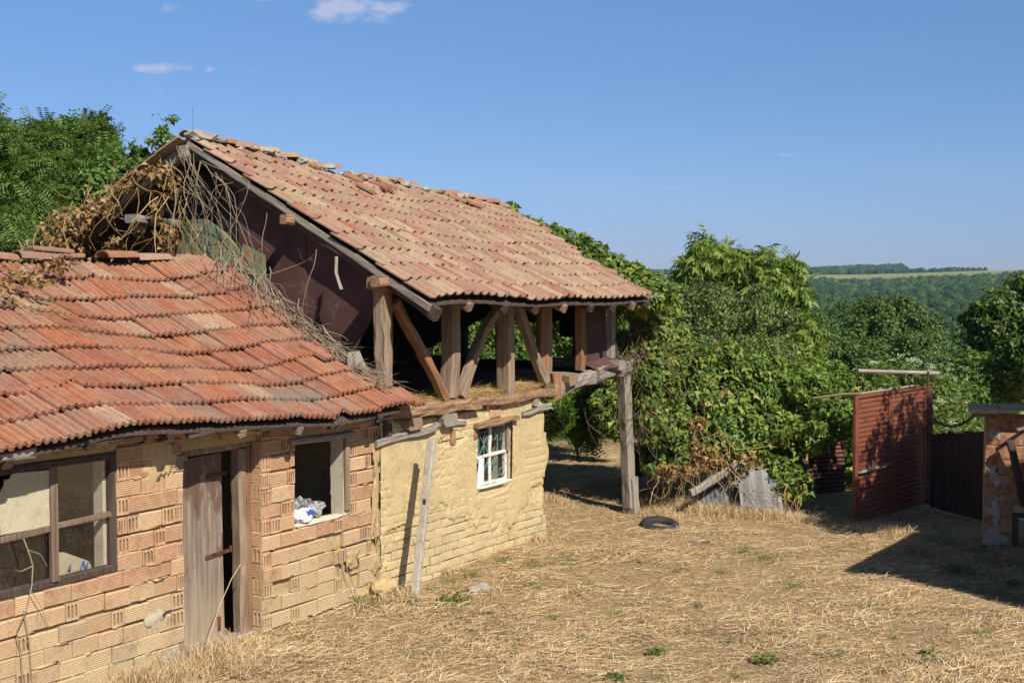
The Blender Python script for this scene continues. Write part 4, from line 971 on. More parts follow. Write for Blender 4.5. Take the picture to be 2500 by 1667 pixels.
# stone at the wall foot
for (x, y, s_, lab) in ((-.05, -.06, .155, 'large mud coloured stone at the foot of the wall left of the concrete post'), (.75, -.75, .12, 'flat grey stone in the straw right of the concrete post')):
    v, f = blob((0, 0, 0), s_, (1.2, .8, .8 if s_ > .15 else .35), int(s_ * 100), .3, 3); thing_mb('stone', MB().add(v, f), M['mortar' if s_ > .15 else 'cement'], lab, 'stone', tuple(l2w((x, y, .08 if s_ > .15 else .02))), RZ)
# grey slab by the corner post on the roof
mb = MB(); mb.poly([(0, 0, 0), (.32, .0, -.1), (.30, .0, .06), (.20, .02, .26), (.02, .02, .25)], (0, .02, 0))
thing_mb('slab', mb, M['cement'], 'broken grey slab stuck beside the corner post above the red roof', 'slab', tuple(l2w((-.22, .22, 2.28))), RZ)

# tyre
mb = MB(); Rm, rm = .20, .065; vs = []; fs = []
for i in range(28):
    a = 2 * math.pi * i / 28
    for j in range(10):
        b = 2 * math.pi * j / 10; rr_ = Rm + rm * math.cos(b) * 1.0 + (.004 if (i % 2 and math.cos(b) > .6) else 0); vs.append((rr_ * math.cos(a), rr_ * math.sin(a), rm * .95 * math.sin(b)))
for i in range(28):
    for j in range(10): a = i * 10 + j; b = i * 10 + (j + 1) % 10; c = ((i + 1) % 28) * 10 + (j + 1) % 10; d = ((i + 1) % 28) * 10 + j; fs.append((a, b, c, d))
mb.add(vs, fs); ty = thing_mb('tyre', mb, M['black'], 'old black tyre half sunk in the dry grass', 'tyre', (1.97, 16.78, .02), 0, smooth=True); ty.rotation_euler = (.16, .05, 0)
# zinc sheets and plank at the hedge foot
lean = []
def wsheet(px0, px1, ytop0, ytop1, ybot, Y, lab, mat, tilt=.25, nwave=10):
    p0 = at(px0, ybot, Y); p1 = at(px1, ybot, Y); h0 = (ybot - ytop0) / F * Y; h1 = (ybot - ytop1) / F * Y; mb = MB(); vs = []; fs = []; N = nwave * 4
    for i in range(N + 1):
        f_ = i / N; p = p0 + (p1 - p0) * f_; h = h0 + (h1 - h0) * f_; w_ = .012 * math.sin(i * math.pi / 2)
        vs += [(p[0], p[1] + w_, p[2] - .08), (p[0], p[1] + w_ + tilt * h, p[2] + h)]
    for i in range(N): fs.append((2 * i, 2 * i + 2, 2 * i + 3, 2 * i + 1))
    mb.add(vs, fs); n0 = len(vs)
    mb.add([(a, b + .006, c) for a, b, c in vs], [tuple(reversed(f)) for f in fs]); return thing_mb('metal_sheet', mb, M[mat], lab, 'metal sheet')
wsheet(1700, 1812, 1195, 1168, 1240, 17.9, 'grey corrugated sheet leaning under the long plank at the hedge foot', 'zinc', 1.0)
wsheet(1812, 1915, 1165, 1150, 1252, 17.6, 'pale grey bent sheet right of the plank, half covered by leaves', 'zinc', .8, 3)
p0 = at(1685, 1203, 17.6); p1 = at(1845, 1112, 18.3)
mb = MB(); mb.beam(p0, p1, .07, .10, jit=.01, rough=.03); thing_mb('plank', mb, M['wood_grey'], 'long weathered plank lying up against the hedge', 'plank')
mb = MB(); pts = at(1562, 1150, 19.4)
mb.tube([pts + np.array([0, 0, -.05]), pts + np.array([0, 0, .2]), pts + np.array([0, 0, .25]), pts + np.array([0, 0, .42])], .24, 18); thing_mb('drum', mb, M['black'], 'black drum standing in the shade behind the deck post', 'drum')

# ------------------------------------------------------------------ gate, fence, block outbuilding on the right
g0 = np.array([4.66, 17.12, 0.0]); g1 = np.array([6.02, 18.45, 0.0]); gd = g1 - g0; GL = float(np.hypot(*gd[:2])); ga = math.atan2(gd[1], gd[0])
gate = empty('metal_gate', 'tall rusty red gate leaf of ribbed sheet standing open', 'gate', tuple(g0), ga)
H0 = 1.72
def gb(name, x0, x1, z0, z1, mat='rust', y0=-.02, y1=.02):
    mb = MB(); mb.add([(x0, y0, z0), (x1, y0, z0 + .04 * 0), (x1, y1, z0), (x0, y1, z0), (x0, y0, z1), (x1, y0, z1), (x1, y1, z1), (x0, y1, z1)], [(0, 1, 2, 3), (4, 7, 6, 5), (0, 4, 5, 1), (1, 5, 6, 2), (2, 6, 7, 3), (3, 7, 4, 0)]); return mb.build(name, M[mat], gate)
def ribp(x0, x1, z0, z1, name='ribbed_panel', flip=1):
    mb = MB(); nz = int((z1 - z0) / .0155); vs = []; fs = []
    for i in range(nz + 1):
        z = z0 + (z1 - z0) * i / nz; y = .006 - .014 * (.5 + .5 * math.cos(2 * math.pi * (z - z0) / .066))
        vs += [(x0, y, z), (x1, y, z)]
    for i in range(nz): fs.append((2 * i, 2 * i + 1, 2 * i + 3, 2 * i + 2))
    mb.add(vs, fs); m0 = len(vs); mb.add([(a, b + .004, c) for a, b, c in vs], [tuple(reversed(f)) for f in fs]); return mb.build(name, M['rust'], gate, True)
gb('frame', -.03, .05, .0, H0); gb('frame', .05, GL, H0 - .035, H0); gb('frame', GL, GL + .03, 0.05, H0 + .0); gb('frame', .86, .94, .06, H0 - .036); gb('frame', .05, GL, .0, .05)
ribp(.05, .86, .70, H0 - .035); ribp(.94, GL, .05, H0 - .035); ribp(.05, .86, .05, .66)
bb = MB(); bb.beam((.03, -.03, .675), (.87, -.03, .70), .035, .03, jit=.004); bb.build('crossbar', M['wood_grey'], gate)
gate.rotation_euler = (0, math.radians(-1.0), ga)
gp = empty('gate_post', 'rusty gate post carrying a thin rod and a long horizontal pipe', 'post', (6.13, 18.6, 0)); mb = MB(); mb.beam((0, 0, -.1), (0, 0, 1.72), .10, .10, jit=.006); mb.build('post', M['rust_dark'], gp)
mb = MB(); mb.tube([(-.02, 0, 1.7), (-.02, 0, 1.95)], .02, 6); mb.build('rod', M['rust_dark'], gp)
a0 = at(2094, 905, 18.3) - np.array([6.13, 18.6, 0]); a1 = at(2292, 911, 18.75) - np.array([6.13, 18.6, 0])
mb = MB(); mb.tube([a0, (a0 + a1) / 2, a1], .028, 8); mb.build('pipe', M['pipe'], gp)
mb = MB(); mb.tube([at(1985, 972, 17.6), at(2060, 962, 17.4), at(2100, 961, 17.3), at(2240, 940, 18.2)], .018, 6); thing_mb('pole', mb, M['twig'], 'thin bare pole lying across the hedge and the gate top', 'pole')
# second leaf deep in the shade
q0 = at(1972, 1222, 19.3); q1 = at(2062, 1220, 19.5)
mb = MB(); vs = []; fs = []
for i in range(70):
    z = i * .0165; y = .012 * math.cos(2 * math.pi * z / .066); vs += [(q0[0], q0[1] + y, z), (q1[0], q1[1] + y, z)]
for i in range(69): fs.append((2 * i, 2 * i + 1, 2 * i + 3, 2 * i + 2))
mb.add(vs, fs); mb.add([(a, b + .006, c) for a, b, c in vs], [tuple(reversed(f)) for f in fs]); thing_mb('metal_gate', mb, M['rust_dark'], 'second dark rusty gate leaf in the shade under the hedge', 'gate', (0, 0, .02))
# dark board fence between gate and outbuilding
f0 = np.array([6.25, 18.55, 0]); f1 = np.array([6.75, 16.9, 0]); fl = np.hypot(*(f1 - f0)[:2]); fa = math.atan2((f1 - f0)[1], (f1 - f0)[0])
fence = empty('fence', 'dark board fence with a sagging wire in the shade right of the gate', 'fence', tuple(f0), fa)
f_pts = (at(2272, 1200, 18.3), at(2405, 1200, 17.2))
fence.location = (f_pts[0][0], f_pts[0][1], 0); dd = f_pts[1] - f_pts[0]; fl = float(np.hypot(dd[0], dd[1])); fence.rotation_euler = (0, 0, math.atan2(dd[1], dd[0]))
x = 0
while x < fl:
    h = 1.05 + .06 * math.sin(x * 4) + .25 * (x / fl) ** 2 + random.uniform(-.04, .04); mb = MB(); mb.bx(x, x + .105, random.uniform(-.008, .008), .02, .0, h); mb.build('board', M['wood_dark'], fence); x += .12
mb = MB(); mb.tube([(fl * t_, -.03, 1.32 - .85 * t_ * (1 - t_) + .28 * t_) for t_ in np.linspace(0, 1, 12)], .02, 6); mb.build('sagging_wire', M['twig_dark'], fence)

ob = empty('outbuilding', 'small dark red block outbuilding with a stone slab roof at the right edge', 'outbuilding', (5.84, 15.6, 0), math.radians(-19))
# front faces the viewer; opening at x .38..1.0, z .05...45
core = MB(); core.bx(.0, .33, .02, .62, -.1, 1.62); core.bx(.33, .40, .05, .62, -.1, .42); core.bx(1.0, 2.6, .02, .62, -.1, 1.62); core.bx(.33, 1.0, .02, .62, .43, 1.62)
ow = core.build('wall', M['mortar'], ob)
blk = [brick_me('block', .30, .172, .12, 'brick_dark', s + 20) for s in range(4)]
for r in range(9):
    z = .0 + r * .180; x = .0 - (.15 if r % 2 else 0)
    while x < 2.6:
        xa_, xb_ = max(x, 0), min(x + .30, 2.6)
        segs = [(xa_, xb_)]
        if z < .40:
            segs = [(xa_, min(xb_, .33)), (max(xa_, 1.0), xb_)]
        for (p, q) in segs:
            if q - p > .03:
                o = link('brick', random.choice(blk), ow); o.location = (p + .003, random.gauss(-.003, .003), z); o.scale = ((q - p - .008) / .30, 1, .99)
        x += .30
mb = MB(); mb.bx(-.16, 2.7, -.10, .66, 1.622, 1.65); rf = mb.build('roof', M['wood_grey_x'], ob)
x = -.2
while x < 2.6:
    w_ = random.uniform(.35, .6); mb = MB(); mb.box((x + w_ / 2, .27, 1.675 + random.uniform(0, .012)), (w_ - .012, .84 + random.uniform(-.06, .06), .04), jit=.008); mb.build('slab', M['mortar'], rf); x += w_
mb = MB(); mb.bx(.335, .40, .0, .05, .0, .43).bx(.40, 1.0, .0, .05, .37, .43); mb.build('door_frame', M['wood_dark'], ob)
for i, (x, z, w_, h_) in enumerate([(.10, 1.38, .06, .07), (.12, .86, .09, .14), (.10, .45, .09, .16), (.12, .1, .14, .12), (.62, 1.3, .12, .2)]):
    v, f = blob((x, -.0, z), 1, (w_, .010, h_), 40 + i, .8, 3); MB().add(v, f).build('plaster_patch', M['cement'], ob, True)
mb = MB(); p0 = at(2465, 1075, 15.35); p1 = at(2502, 1235, 15.4); mb.beam(p0, p1, .085, .07, jit=.006); thing_mb('beam', mb, M['wood_dark'], 'dark timber leaning on the red block outbuilding', 'beam')
mb = MB(); p0 = at(2482, 1050, 15.3); p1 = at(2540, 1035, 15.5); mb.beam(p0, p1, .04, .03, jit=.004); thing_mb('stick', mb, M['wood'], 'pale wooden stick poking out beside the leaning dark timber', 'stick')
# neighbouring barn, right of the view: its roof corner throws the shadow on the straw
nb = empty('neighbour_shed', 'mud walled shed to the right of the yard, shading the straw', 'shed', (0, 0, 0))
A_, B_, C_, D_ = (5.5, 11.3), (9.2, 10.2), (10.6, 13.4), (7.0, 13.5)
mb = MB(); cxy = ((A_[0] + C_[0]) / 2, (A_[1] + C_[1]) / 2)
def shr(p, k=.86): return (cxy[0] + (p[0] - cxy[0]) * k, cxy[1] + (p[1] - cxy[1]) * k)
q = [shr(p) for p in (A_, B_, C_, D_)]; mb.poly([(p[0], p[1], -.1) for p in q], (0, 0, 3.2)); mb.build('wall', M['mud'], nb)
mb = MB(); mb.poly([(p[0], p[1], 3.12) for p in (A_, B_, C_, D_)], (0, 0, .1)); mb.build('roof', M['tile_red'], nb)

# ------------------------------------------------------------------ vegetation
def norm(a): return a / np.maximum(np.linalg.norm(a, axis=1, keepdims=True), 1e-9)
def scatter(name, tv, tf, pos, nrm, tip, size, mat, parent=None):
    """tf faces must share one corner count; nrm leaf normal, tip direction of the leaf"""
    tv = np.asarray(tv, float); tf = np.asarray(tf); N = len(pos); nrm = norm(nrm); tip = norm(tip - nrm * np.sum(tip * nrm, 1, keepdims=True)); sx = np.cross(tip, nrm)
    V = pos[:, None, :] + size[:, None, None] * (tv[None, :, 0:1] * sx[:, None, :] + tv[None, :, 1:2] * tip[:, None, :] + tv[None, :, 2:3] * nrm[:, None, :])
    Fc = tf[None] + (np.arange(N) * len(tv))[:, None, None]
    me = np_mesh(name, V.reshape(-1, 3), Fc.reshape(-1, tf.shape[1]), tf.shape[1], mat); return link(name, me, parent)
LEAF_OVAL = ([(0, 0, 0), (-.28, .45, .05), (0, 1, -.08), (.28, .45, .05)], [(0, 2, 1), (0, 3, 2)])
LEAF_LONG = ([(0, 0, 0), (-.15, .5, .03), (0, 1, -.12), (.15, .5, .03)], [(0, 2, 1), (0, 3, 2)])
LEAF_HOP = ([(0, 0, 0), (-.48, .18, .06), (-.22, .42, 0), (0, 1, -.1), (.22, .42, 0), (.48, .18, .06)], [(0, 2, 1), (0, 3, 2), (0, 4, 3), (0, 5, 4)])
# a pinnate frond, 5 pairs of leaflets
fv = []; ff = []
for k in range(6):
    y = .12 + k * .16
    for s_ in (-1, 1):
        b = len(fv); fv += [(0, y, -.12 * y * y), (s_ * .16, y + .0, -.12 * y * y + .02), (s_ * .30, y + .07, -.14 * y * y - .02), (s_ * .15, y + .09, -.12 * y * y + .02)]
        ff += [(b, b + 1, b + 2), (b, b + 2, b + 3)] if s_ > 0 else [(b, b + 2, b + 1), (b, b + 3, b + 2)]
FROND = (fv, ff)
fv = []; ff = []
for k in range(3):
    y = .15 + k * .25
    for s_ in (-1, 1):
        b = len(fv); fv += [(0, y, -.05), (s_ * .13, y + .10, -.02), (s_ * .30, y + .30, -.30), (s_ * .05, y + .16, -.1)]
        ff += [(b, b + 1, b + 2), (b, b + 2, b + 3)] if s_ > 0 else [(b, b + 2, b + 1), (b, b + 3, b + 2)]
b = len(fv); fv += [(0, .8, -.1), (-.1, .95, -.14), (0, 1.25, -.35), (.1, .95, -.14)]; ff += [(b, b + 2, b + 1), (b, b + 3, b + 2)]
WALNUT = (fv, ff)
def cloud(clumps, dens, seed=0, shell=.45, rough=.28, freq=1.3, frac=.0):
    """points near the skin of overlapping ellipsoids; clumps = (x,y,z,rx,ry,rz); dens per m2"""
    r = np.random.default_rng(seed); ps = []; ns = []
    for (x, y, z, a, b, c) in clumps:
        area = 4 * math.pi * ((a * b) ** 1.6 / 3 + (a * c) ** 1.6 / 3 + (b * c) ** 1.6 / 3) ** (1 / 1.6); n_ = int(area * dens)
        d = norm(r.normal(size=(n_, 3))); rad = 1 - shell * r.random(n_) ** 1.7
        C = np.array([x, y, z]); q = C + d * np.array([a, b, c]) * rad[:, None]
        nz_ = fbm(q * freq, seed + 3, 3); q = C + (q - C) * (1 + rough * nz_)[:, None]
        nn_ = d / np.array([a, b, c]); ps.append(q); ns.append(norm(nn_))
    P_ = np.concatenate(ps); N_ = np.concatenate(ns)
    gap = fbm(P_ * 2.3, seed + 8, 2); keep = gap > -.75 + frac; return P_[keep], N_[keep]
def leaves(name, clumps, dens, size, tmpl, mat, parent=None, seed=0, droop=.5, up=.5, shell=.45, rough=.28, freq=1.3, frac=0.0, zmin=None, spray=True):
    r = np.random.default_rng(seed + 1); extra = []
    if spray:
        for (x, y, z, a, b, c) in clumps:
            m = (a * b * c) ** (1 / 3)
            for k in range(int(3 + 9 * min(1, m))):
                d = r.normal(size=3); d[2] = abs(d[2]) * .9 - .15; d /= np.linalg.norm(d); q = m * r.uniform(.10, .24)
                for f_ in (1.0, 1.16): extra.append((x + d[0] * a * f_, y + d[1] * b * f_, z + d[2] * c * f_, q * (1.3 - .5 * (f_ > 1)), q * (1.3 - .5 * (f_ > 1)), q * (1.5 - .5 * (f_ > 1))))
    P_, N_ = cloud(list(clumps) + extra, dens, seed, shell, rough, freq, frac); n_ = len(P_)
    if zmin is not None: k = P_[:, 2] > zmin + terr(P_[:, 0], P_[:, 1]); P_ = P_[k]; N_ = N_[k]; n_ = len(P_)
    nr = N_ + np.array([0, 0, up]) + r.normal(size=(n_, 3)) * .55; tip = N_ * .5 + r.normal(size=(n_, 3)) * .8 + np.array([0, 0, -droop])
    return scatter(name, tmpl[0], tmpl[1], P_, nr, tip, size * r.uniform(.45, 1.4, n_), mat, parent)
def clump_px(L): return [(*at(px, py, Y), a, b, c) for (px, py, Y, a, b, c) in L]
def trunk(parent, base, tops, r0=.1, mat='bark', seed=0):
    rr_ = random.Random(seed); mb = MB(); base = Vector(base); mid = base.lerp(Vector(tops[0]), .45) + Vector((rr_.uniform(-.1, .1), rr_.uniform(-.1, .1), 0))
    mb.tube([base - Vector((0, 0, .2)), base.lerp(mid, .5) + Vector((rr_.uniform(-.06, .06), 0, 0)), mid], r0, 8, .7)
    for tp in tops:
        tp = Vector(tp); m1 = mid.lerp(tp, .5) + Vector((rr_.uniform(-.2, .2), rr_.uniform(-.2, .2), .1))
        mb.tube([mid, mid.lerp(m1, .5), m1, m1.lerp(tp, .6), tp], r0 * .55, 6, .2)
        for k in range(4):
            e = m1 + Vector((rr_.uniform(-.6, .6), rr_.uniform(-.6, .6), rr_.uniform(.0, .8))); mb.tube([m1, m1.lerp(e, .5) + Vector((0, 0, .06)), e], r0 * .25, 5, .25)
    return mb.build('trunk', M[mat], parent, True)
def tree(name, label, cat, clumps, dens, size, tmpl, mat, base, tops=None, r0=.1, seed=0, group=None, **k):
    z = float(terr(np.array([base[0]]), np.array([base[1]]))[0]); t = empty(name, label, cat, (0, 0, 0), 0, group)
    trunk(t, (base[0], base[1], z), tops or [(c[0], c[1], c[2]) for c in clumps[:5]], r0, 'bark', seed)
    leaves('crown', clumps, dens, size, tmpl, M[mat], t, seed, **k); return t

# locust trees beyond the shed, left
c1 = clump_px([(95, 470, 24, 1.15, 1.1, 1.0), (150, 370, 24, .42, .5, .50), (215, 350, 24.2, .36, .4, .42), (100, 345, 24, .28, .4, .38), (225, 400, 24, .45, .4, .4), (40, 500, 23.5, .8, .8, .7), (180, 540, 23.5, 1.0, .9, .8), (80, 590, 23, 1.3, 1, .6), (10, 470, 24.5, .35, .4, .35), (230, 440, 24, .5, .5, .6)])
tree('locust_tree', 'dense green locust tree rising behind the red shed roof', 'tree', c1, 300, .30, FROND, 'locust', (at(110, 600, 24)[0], 24), r0=.11, seed=21, up=.6, droop=.35, shell=.6, rough=.3, freq=1.6)
c2 = clump_px([(-75, 330, 22, .42, .5, .8), (-70, 440, 22, .35, .4, .5), (-140, 380, 22, .6, .6, .9)])
tree('locust_tree', 'locust branches reaching in at the far left edge of the view', 'tree', c2, 260, .30, FROND, 'locust', (at(-90, 600, 22)[0], 22), r0=.09, seed=31, up=.6, droop=.2, shell=.6, rough=.4)
c3 = clump_px([(395, 350, 23, .24, .3, .34), (420, 325, 23, .16, .2, .24), (372, 365, 23, .22, .2, .26), (415, 390, 23, .34, .3, .25), (350, 385, 23, .22, .2, .2), (385, 325, 23, .10, .1, .26), (340, 360, 23, .12, .15, .2)])
tree('sapling', 'slim sapling with loose small leaves just left of the barn gable', 'tree', c3, 900, .085, LEAF_OVAL, 'locust', (at(400, 600, 23)[0], 23), r0=.035, seed=41, shell=.9, rough=.5, freq=3, frac=.35)
c4 = clump_px([(290, 430, 23.2, .5, .5, .34), (340, 410, 23.2, .42, .5, .28), (250, 500, 23, .8, .6, .6), (330, 480, 23, .7, .6, .5), (400, 420, 23, .4, .5, .26), (270, 400, 23.2, .25, .3, .2)])
tree('elm_tree', 'lower loose green tree between the locust and the barn gable', 'tree', c4, 560, .095, LEAF_OVAL, 'locust', (at(310, 600, 23.2)[0], 23.2), r0=.06, seed=51, shell=.9, rough=.4, freq=2.2, frac=.2)
# walnut and the thicket round it
cw = clump_px([(1745, 640, 30, .55, .6, .42), (1715, 600, 30, .2, .3, .22), (1810, 645, 30, .5, .5, .35), (1870, 690, 30, .45, .5, .5), (1935, 650, 30, .25, .3, .3), (1690, 660, 30, .28, .4, .35), (1930, 740, 30, .4, .5, .5), (1950, 830, 29.5, .45, .5, .45), (1930, 900, 29, .6, .5, .5), (1800, 740, 30.3, .8, .8, .8), (1745, 590, 30, .16, .2, .12), (1870, 612, 30, .12, .2, .1), (1985, 815, 29.5, .2, .2, .25)])
tree('walnut_tree', 'walnut tree with long drooping leaflets standing above the hedge', 'tree', cw, 105, .33, WALNUT, 'walnut', (at(1830, 900, 30)[0], 30), r0=.10, seed=61, up=.7, droop=.7, shell=.8, rough=.5, freq=2.4, frac=.25)
cs = clump_px([(1790, 810, 26, .80, .8, .72), (1740, 740, 26, .5, .6, .5), (1870, 790, 26, .55, .6, .7), (1700, 860, 25.5, .7, .7, .6), (1850, 880, 25, .8, .7, .5), (1680, 780, 26, .45, .5, .6)])
tree('plum_tree', 'dusky small leaved bush tree in front of the walnut', 'tree', cs, 620, .065, LEAF_OVAL, 'olive', (at(1780, 900, 26)[0], 26), r0=.06, seed=71, shell=.8, rough=.5, freq=2.6, frac=.2)
cr_ = clump_px([(2165, 800, 44, 1.25, 1.2, .95), (2120, 790, 44, .7, .8, .7), (2200, 760, 44, .55, .7, .5), (2130, 745, 44, .4, .5, .35), (2180, 870, 43, 1.6, 1.2, .9), (2235, 830, 44, .8, .8, .8), (2070, 870, 43, .9, .8, .7)])
tree('hornbeam_tree', 'round dark green tree standing alone behind the gate pipe', 'tree', cr_, 330, .10, LEAF_OVAL, 'darkleaf', (at(2160, 950, 44)[0], 44), r0=.13, seed=81, shell=.6, rough=.3, freq=1.3)
ct = clump_px([(2480, 790, 25, .75, .8, .75), (2500, 700, 25, .35, .5, .3), (2420, 830, 25, .45, .6, .55), (2440, 750, 25, .35, .4, .35), (2390, 790, 25, .28, .4, .4), (2430, 920, 24.5, .75, .8, .5), (2360, 900, 24.5, .4, .5, .4), (2520, 900, 24, .8, .8, .8), (2360, 960, 24, .5, .5, .35), (2520, 760, 25, .7, .7, .7)])
tree('cherry_tree', 'leafy green tree above the block outbuilding at the right edge', 'tree', ct, 620, .085, LEAF_OVAL, 'darkleaf', (at(2480, 1000, 25)[0], 25), r0=.10, seed=91, shell=.55, rough=.32, freq=1.6)
# tree to the right of the view whose crown dapples the gate
cd = [(7.5, 14.7, 4.0, .95, .9, .75), (8.5, 14.9, 4.2, 1.0, .9, .9), (8.9, 13.9, 4.9, 1.1, 1.0, .9), (6.95, 13.75, 3.9, .5, .5, .45), (9.6, 14.8, 4.6, 1, 1, 1), (8.0, 15.6, 3.6, .7, .6, .6), (7.2, 14.2, 3.5, .45, .5, .35), (6.8, 13.25, 4.1, .42, .42, .38), (7.6, 13.9, 4.3, .7, .7, .5), (8.1, 14.5, 4.4, .7, .7, .5)]
tree('shade_tree', 'spreading tree right of the yard dappling the rusty gate with shade', 'tree', cd, 520, .12, LEAF_OVAL, 'darkleaf', (8.6, 14.4), r0=.12, seed=95, shell=.8, rough=.45, frac=.12, spray=False)
# elder with flower heads
ce = clump_px([(2150, 925, 24, .5, .5, .3), (2210, 935, 24, .5, .5, .35), (2290, 950, 23.5, .5, .5, .4), (2170, 950, 24, .75, .7, .5), (2270, 960, 24, .6, .7, .45), (2230, 1020, 23, .9, .7, .55), (2320, 1040, 22.5, .6, .6, .5), (2140, 1010, 23, .6, .6, .6), (2360, 1080, 21.5, .45, .5, .4), (2290, 1110, 21, .9, .6, .5)])
el = tree('elder_bush', 'pale green elder bush with cream flower heads behind the gate', 'bush', ce, 420, .10, LEAF_LONG, 'elder', (at(2220, 1100, 23)[0], 23), r0=.05, seed=101, shell=.5, rough=.3, freq=2)
P_, N_ = cloud(ce, 16, 104, .12, .3, 2); k = (N_[:, 2] > .25); P_ = P_[k]; n_ = len(P_); r_ = np.random.default_rng(5)
UMB = []; UF = []
for q_ in range(10):
    a = q_ * 2.4; rr_ = .5 * math.sqrt((q_ + .5) / 10); b = len(UMB); UMB += [(rr_ * math.cos(a) - .11, rr_ * math.sin(a), -.25 * rr_), (rr_ * math.cos(a), rr_ * math.sin(a) - .11, -.25 * rr_), (rr_ * math.cos(a) + .11, rr_ * math.sin(a), -.25 * rr_), (rr_ * math.cos(a), rr_ * math.sin(a) + .11, -.25 * rr_)]; UF += [(b, b + 1, b + 2), (b, b + 2, b + 3)]
scatter('flower_heads', UMB, UF, P_ + np.array([0, 0, .06]), np.array([[0, -.25, 1.0]]) + r_.normal(size=(n_, 3)) * .2, r_.normal(size=(n_, 3)), r_.uniform(.09, .17, n_), M['umbel'], el)
# bushes behind the barn, seen under and through the loft
cb = clump_px([(1250, 790, 25, 1.0, .8, .75), (1120, 830, 25, .9, .8, .8), (1360, 800, 24.5, .7, .7, .7), (1300, 880, 24, 1.0, .8, .5), (1020, 860, 25.5, .9, .7, .6), (1420, 760, 24, .5, .5, .9), (1480, 830, 23, .4, .5, .7), (1160, 740, 26, .8, .6, .6)])
tree('pear_bush', 'sunlit green thicket seen through the open loft of the barn', 'bush', cb, 560, .085, LEAF_OVAL, 'elder', (at(1250, 900, 25)[0], 25), r0=.05, seed=111, shell=.6, rough=.3, freq=2)
cb2 = clump_px([(1390, 1010, 23.3, .55, .5, .42), (1460, 1000, 22.5, .5, .5, .5), (1350, 1000, 24, .6, .5, .55), (1500, 1000, 21.5, .4, .5, .6), (1420, 940, 23.5, .8, .5, .3), (1510, 900, 21.5, .35, .4, .5)])
tree('bramble_bush', 'dark leafy bramble bush below the cantilevered deck', 'bush', cb2, 800, .085, LEAF_HOP, 'hop', (at(1420, 1090, 23.5)[0], 23.5), r0=.03, seed=121, shell=.5, rough=.3, freq=2, zmin=.02)
cp_ = clump_px([(1415, 1020, 22.3, .28, .3, .30), (1435, 1060, 22.0, .22, .25, .2), (1460, 985, 22.3, .2, .2, .2)])
tree('ash_seedling', 'bright yellow green feathery seedling under the deck', 'bush', cp_, 260, .24, FROND, 'pine', (at(1420, 1090, 22.2)[0], 22.2), r0=.015, seed=131, shell=.8, rough=.4, zmin=.02)
# hop vine: on the far verge, falling curtain, big hedge
def seg_clumps(p, q, n_, a, b, c, jit=.08, seed=0):
    r = random.Random(seed); out = []
    for i in range(n_):
        f_ = i / (n_ - 1); v = Vector(p).lerp(Vector(q), f_); out.append((v.x + r.uniform(-jit, jit), v.y + r.uniform(-jit, jit), v.z + r.uniform(-jit, jit), a * r.uniform(.8, 1.2), b * r.uniform(.8, 1.2), c * r.uniform(.7, 1.25)))
    return out
vr = [l2w((x, y, z)) for (x, y, z) in ((6.9, 2.9, 4.40), (6.55, 2.1, 4.08), (6.1, 1.2, 3.75), (5.75, .4, 3.4), (5.45, -.3, 3.05))]
cv = seg_clumps(vr[1], vr[2], 5, .26, .26, .14, .05, 2) + seg_clumps(vr[2], vr[3], 5, .32, .32, .19, .07, 3) + seg_clumps(vr[3], vr[4], 5, .34, .34, .24, .07, 4) + seg_clumps(vr[0], vr[1], 5, .17, .17, .09, .05, 5)
cv += seg_clumps(l2w((6.9, 1.6, 3.7)), l2w((6.3, -.1, 2.8)), 6, .36, .36, .3, .1, 6)
cv += clump_px([(1570, 705, 18.6, .22, .3, .22), (1560, 740, 18.4, .26, .3, .3), (1615, 740, 18.8, .26, .3, .3), (1590, 810, 18.2, .30, .35, .42), (1560, 880, 18.0, .28, .3, .5), (1640, 840, 18.8, .30, .35, .36), (1590, 960, 17.9, .33, .35, .5)])
roofvine = empty('hop_vine', 'green hop vine sprawling over the far edge of the barn roof and down', 'vine'); leaves('foliage', cv, 850, .088, LEAF_HOP, M['hop'], roofvine, 141, droop=.8, up=.6, shell=.5, rough=.35, freq=2.4)
ch = clump_px([(1610, 1000, 18.2, .42, .5, .6), (1690, 960, 18.6, .62, .6, .62), (1780, 950, 18.9, .6, .6, .58), (1870, 960, 19.2, .6, .6, .52), (1960, 960, 19.3, .55, .6, .5), (2040, 970, 19.4, .38, .5, .45), (1650, 1090, 18.2, .42, .4, .42), (1760, 1070, 18.5, .6, .45, .45), (1860, 1070, 18.5, .5, .45, .42), (1930, 1060, 18.9, .40, .4, .40), (2000, 1020, 19.1, .38, .4, .32), (1590, 1120, 18.0, .22, .3, .3), (1900, 1150, 18.2, .32, .3, .25), (1940, 1180, 17.9, .2, .2, .2), (2075, 1010, 19.0, .12, .2, .45), (2030, 1010, 18.3, .30, .4, .30), (1985, 1060, 18.2, .22, .35, .22), (2078, 1190, 20.2, .3, .3, .4), (2085, 1080, 20.4, .3, .3, .4), (2060, 1130, 20.6, .4, .3, .5), (1640, 900, 18.8, .4, .5, .35)])
hedge = empty('hop_hedge', 'big mound of green hop vine smothering the yard fence', 'vine'); leaves('foliage', ch, 850, .088, LEAF_HOP, M['hop'], hedge, 151, droop=.9, up=.5, shell=.5, rough=.42, freq=2.2, zmin=.12, frac=.12)
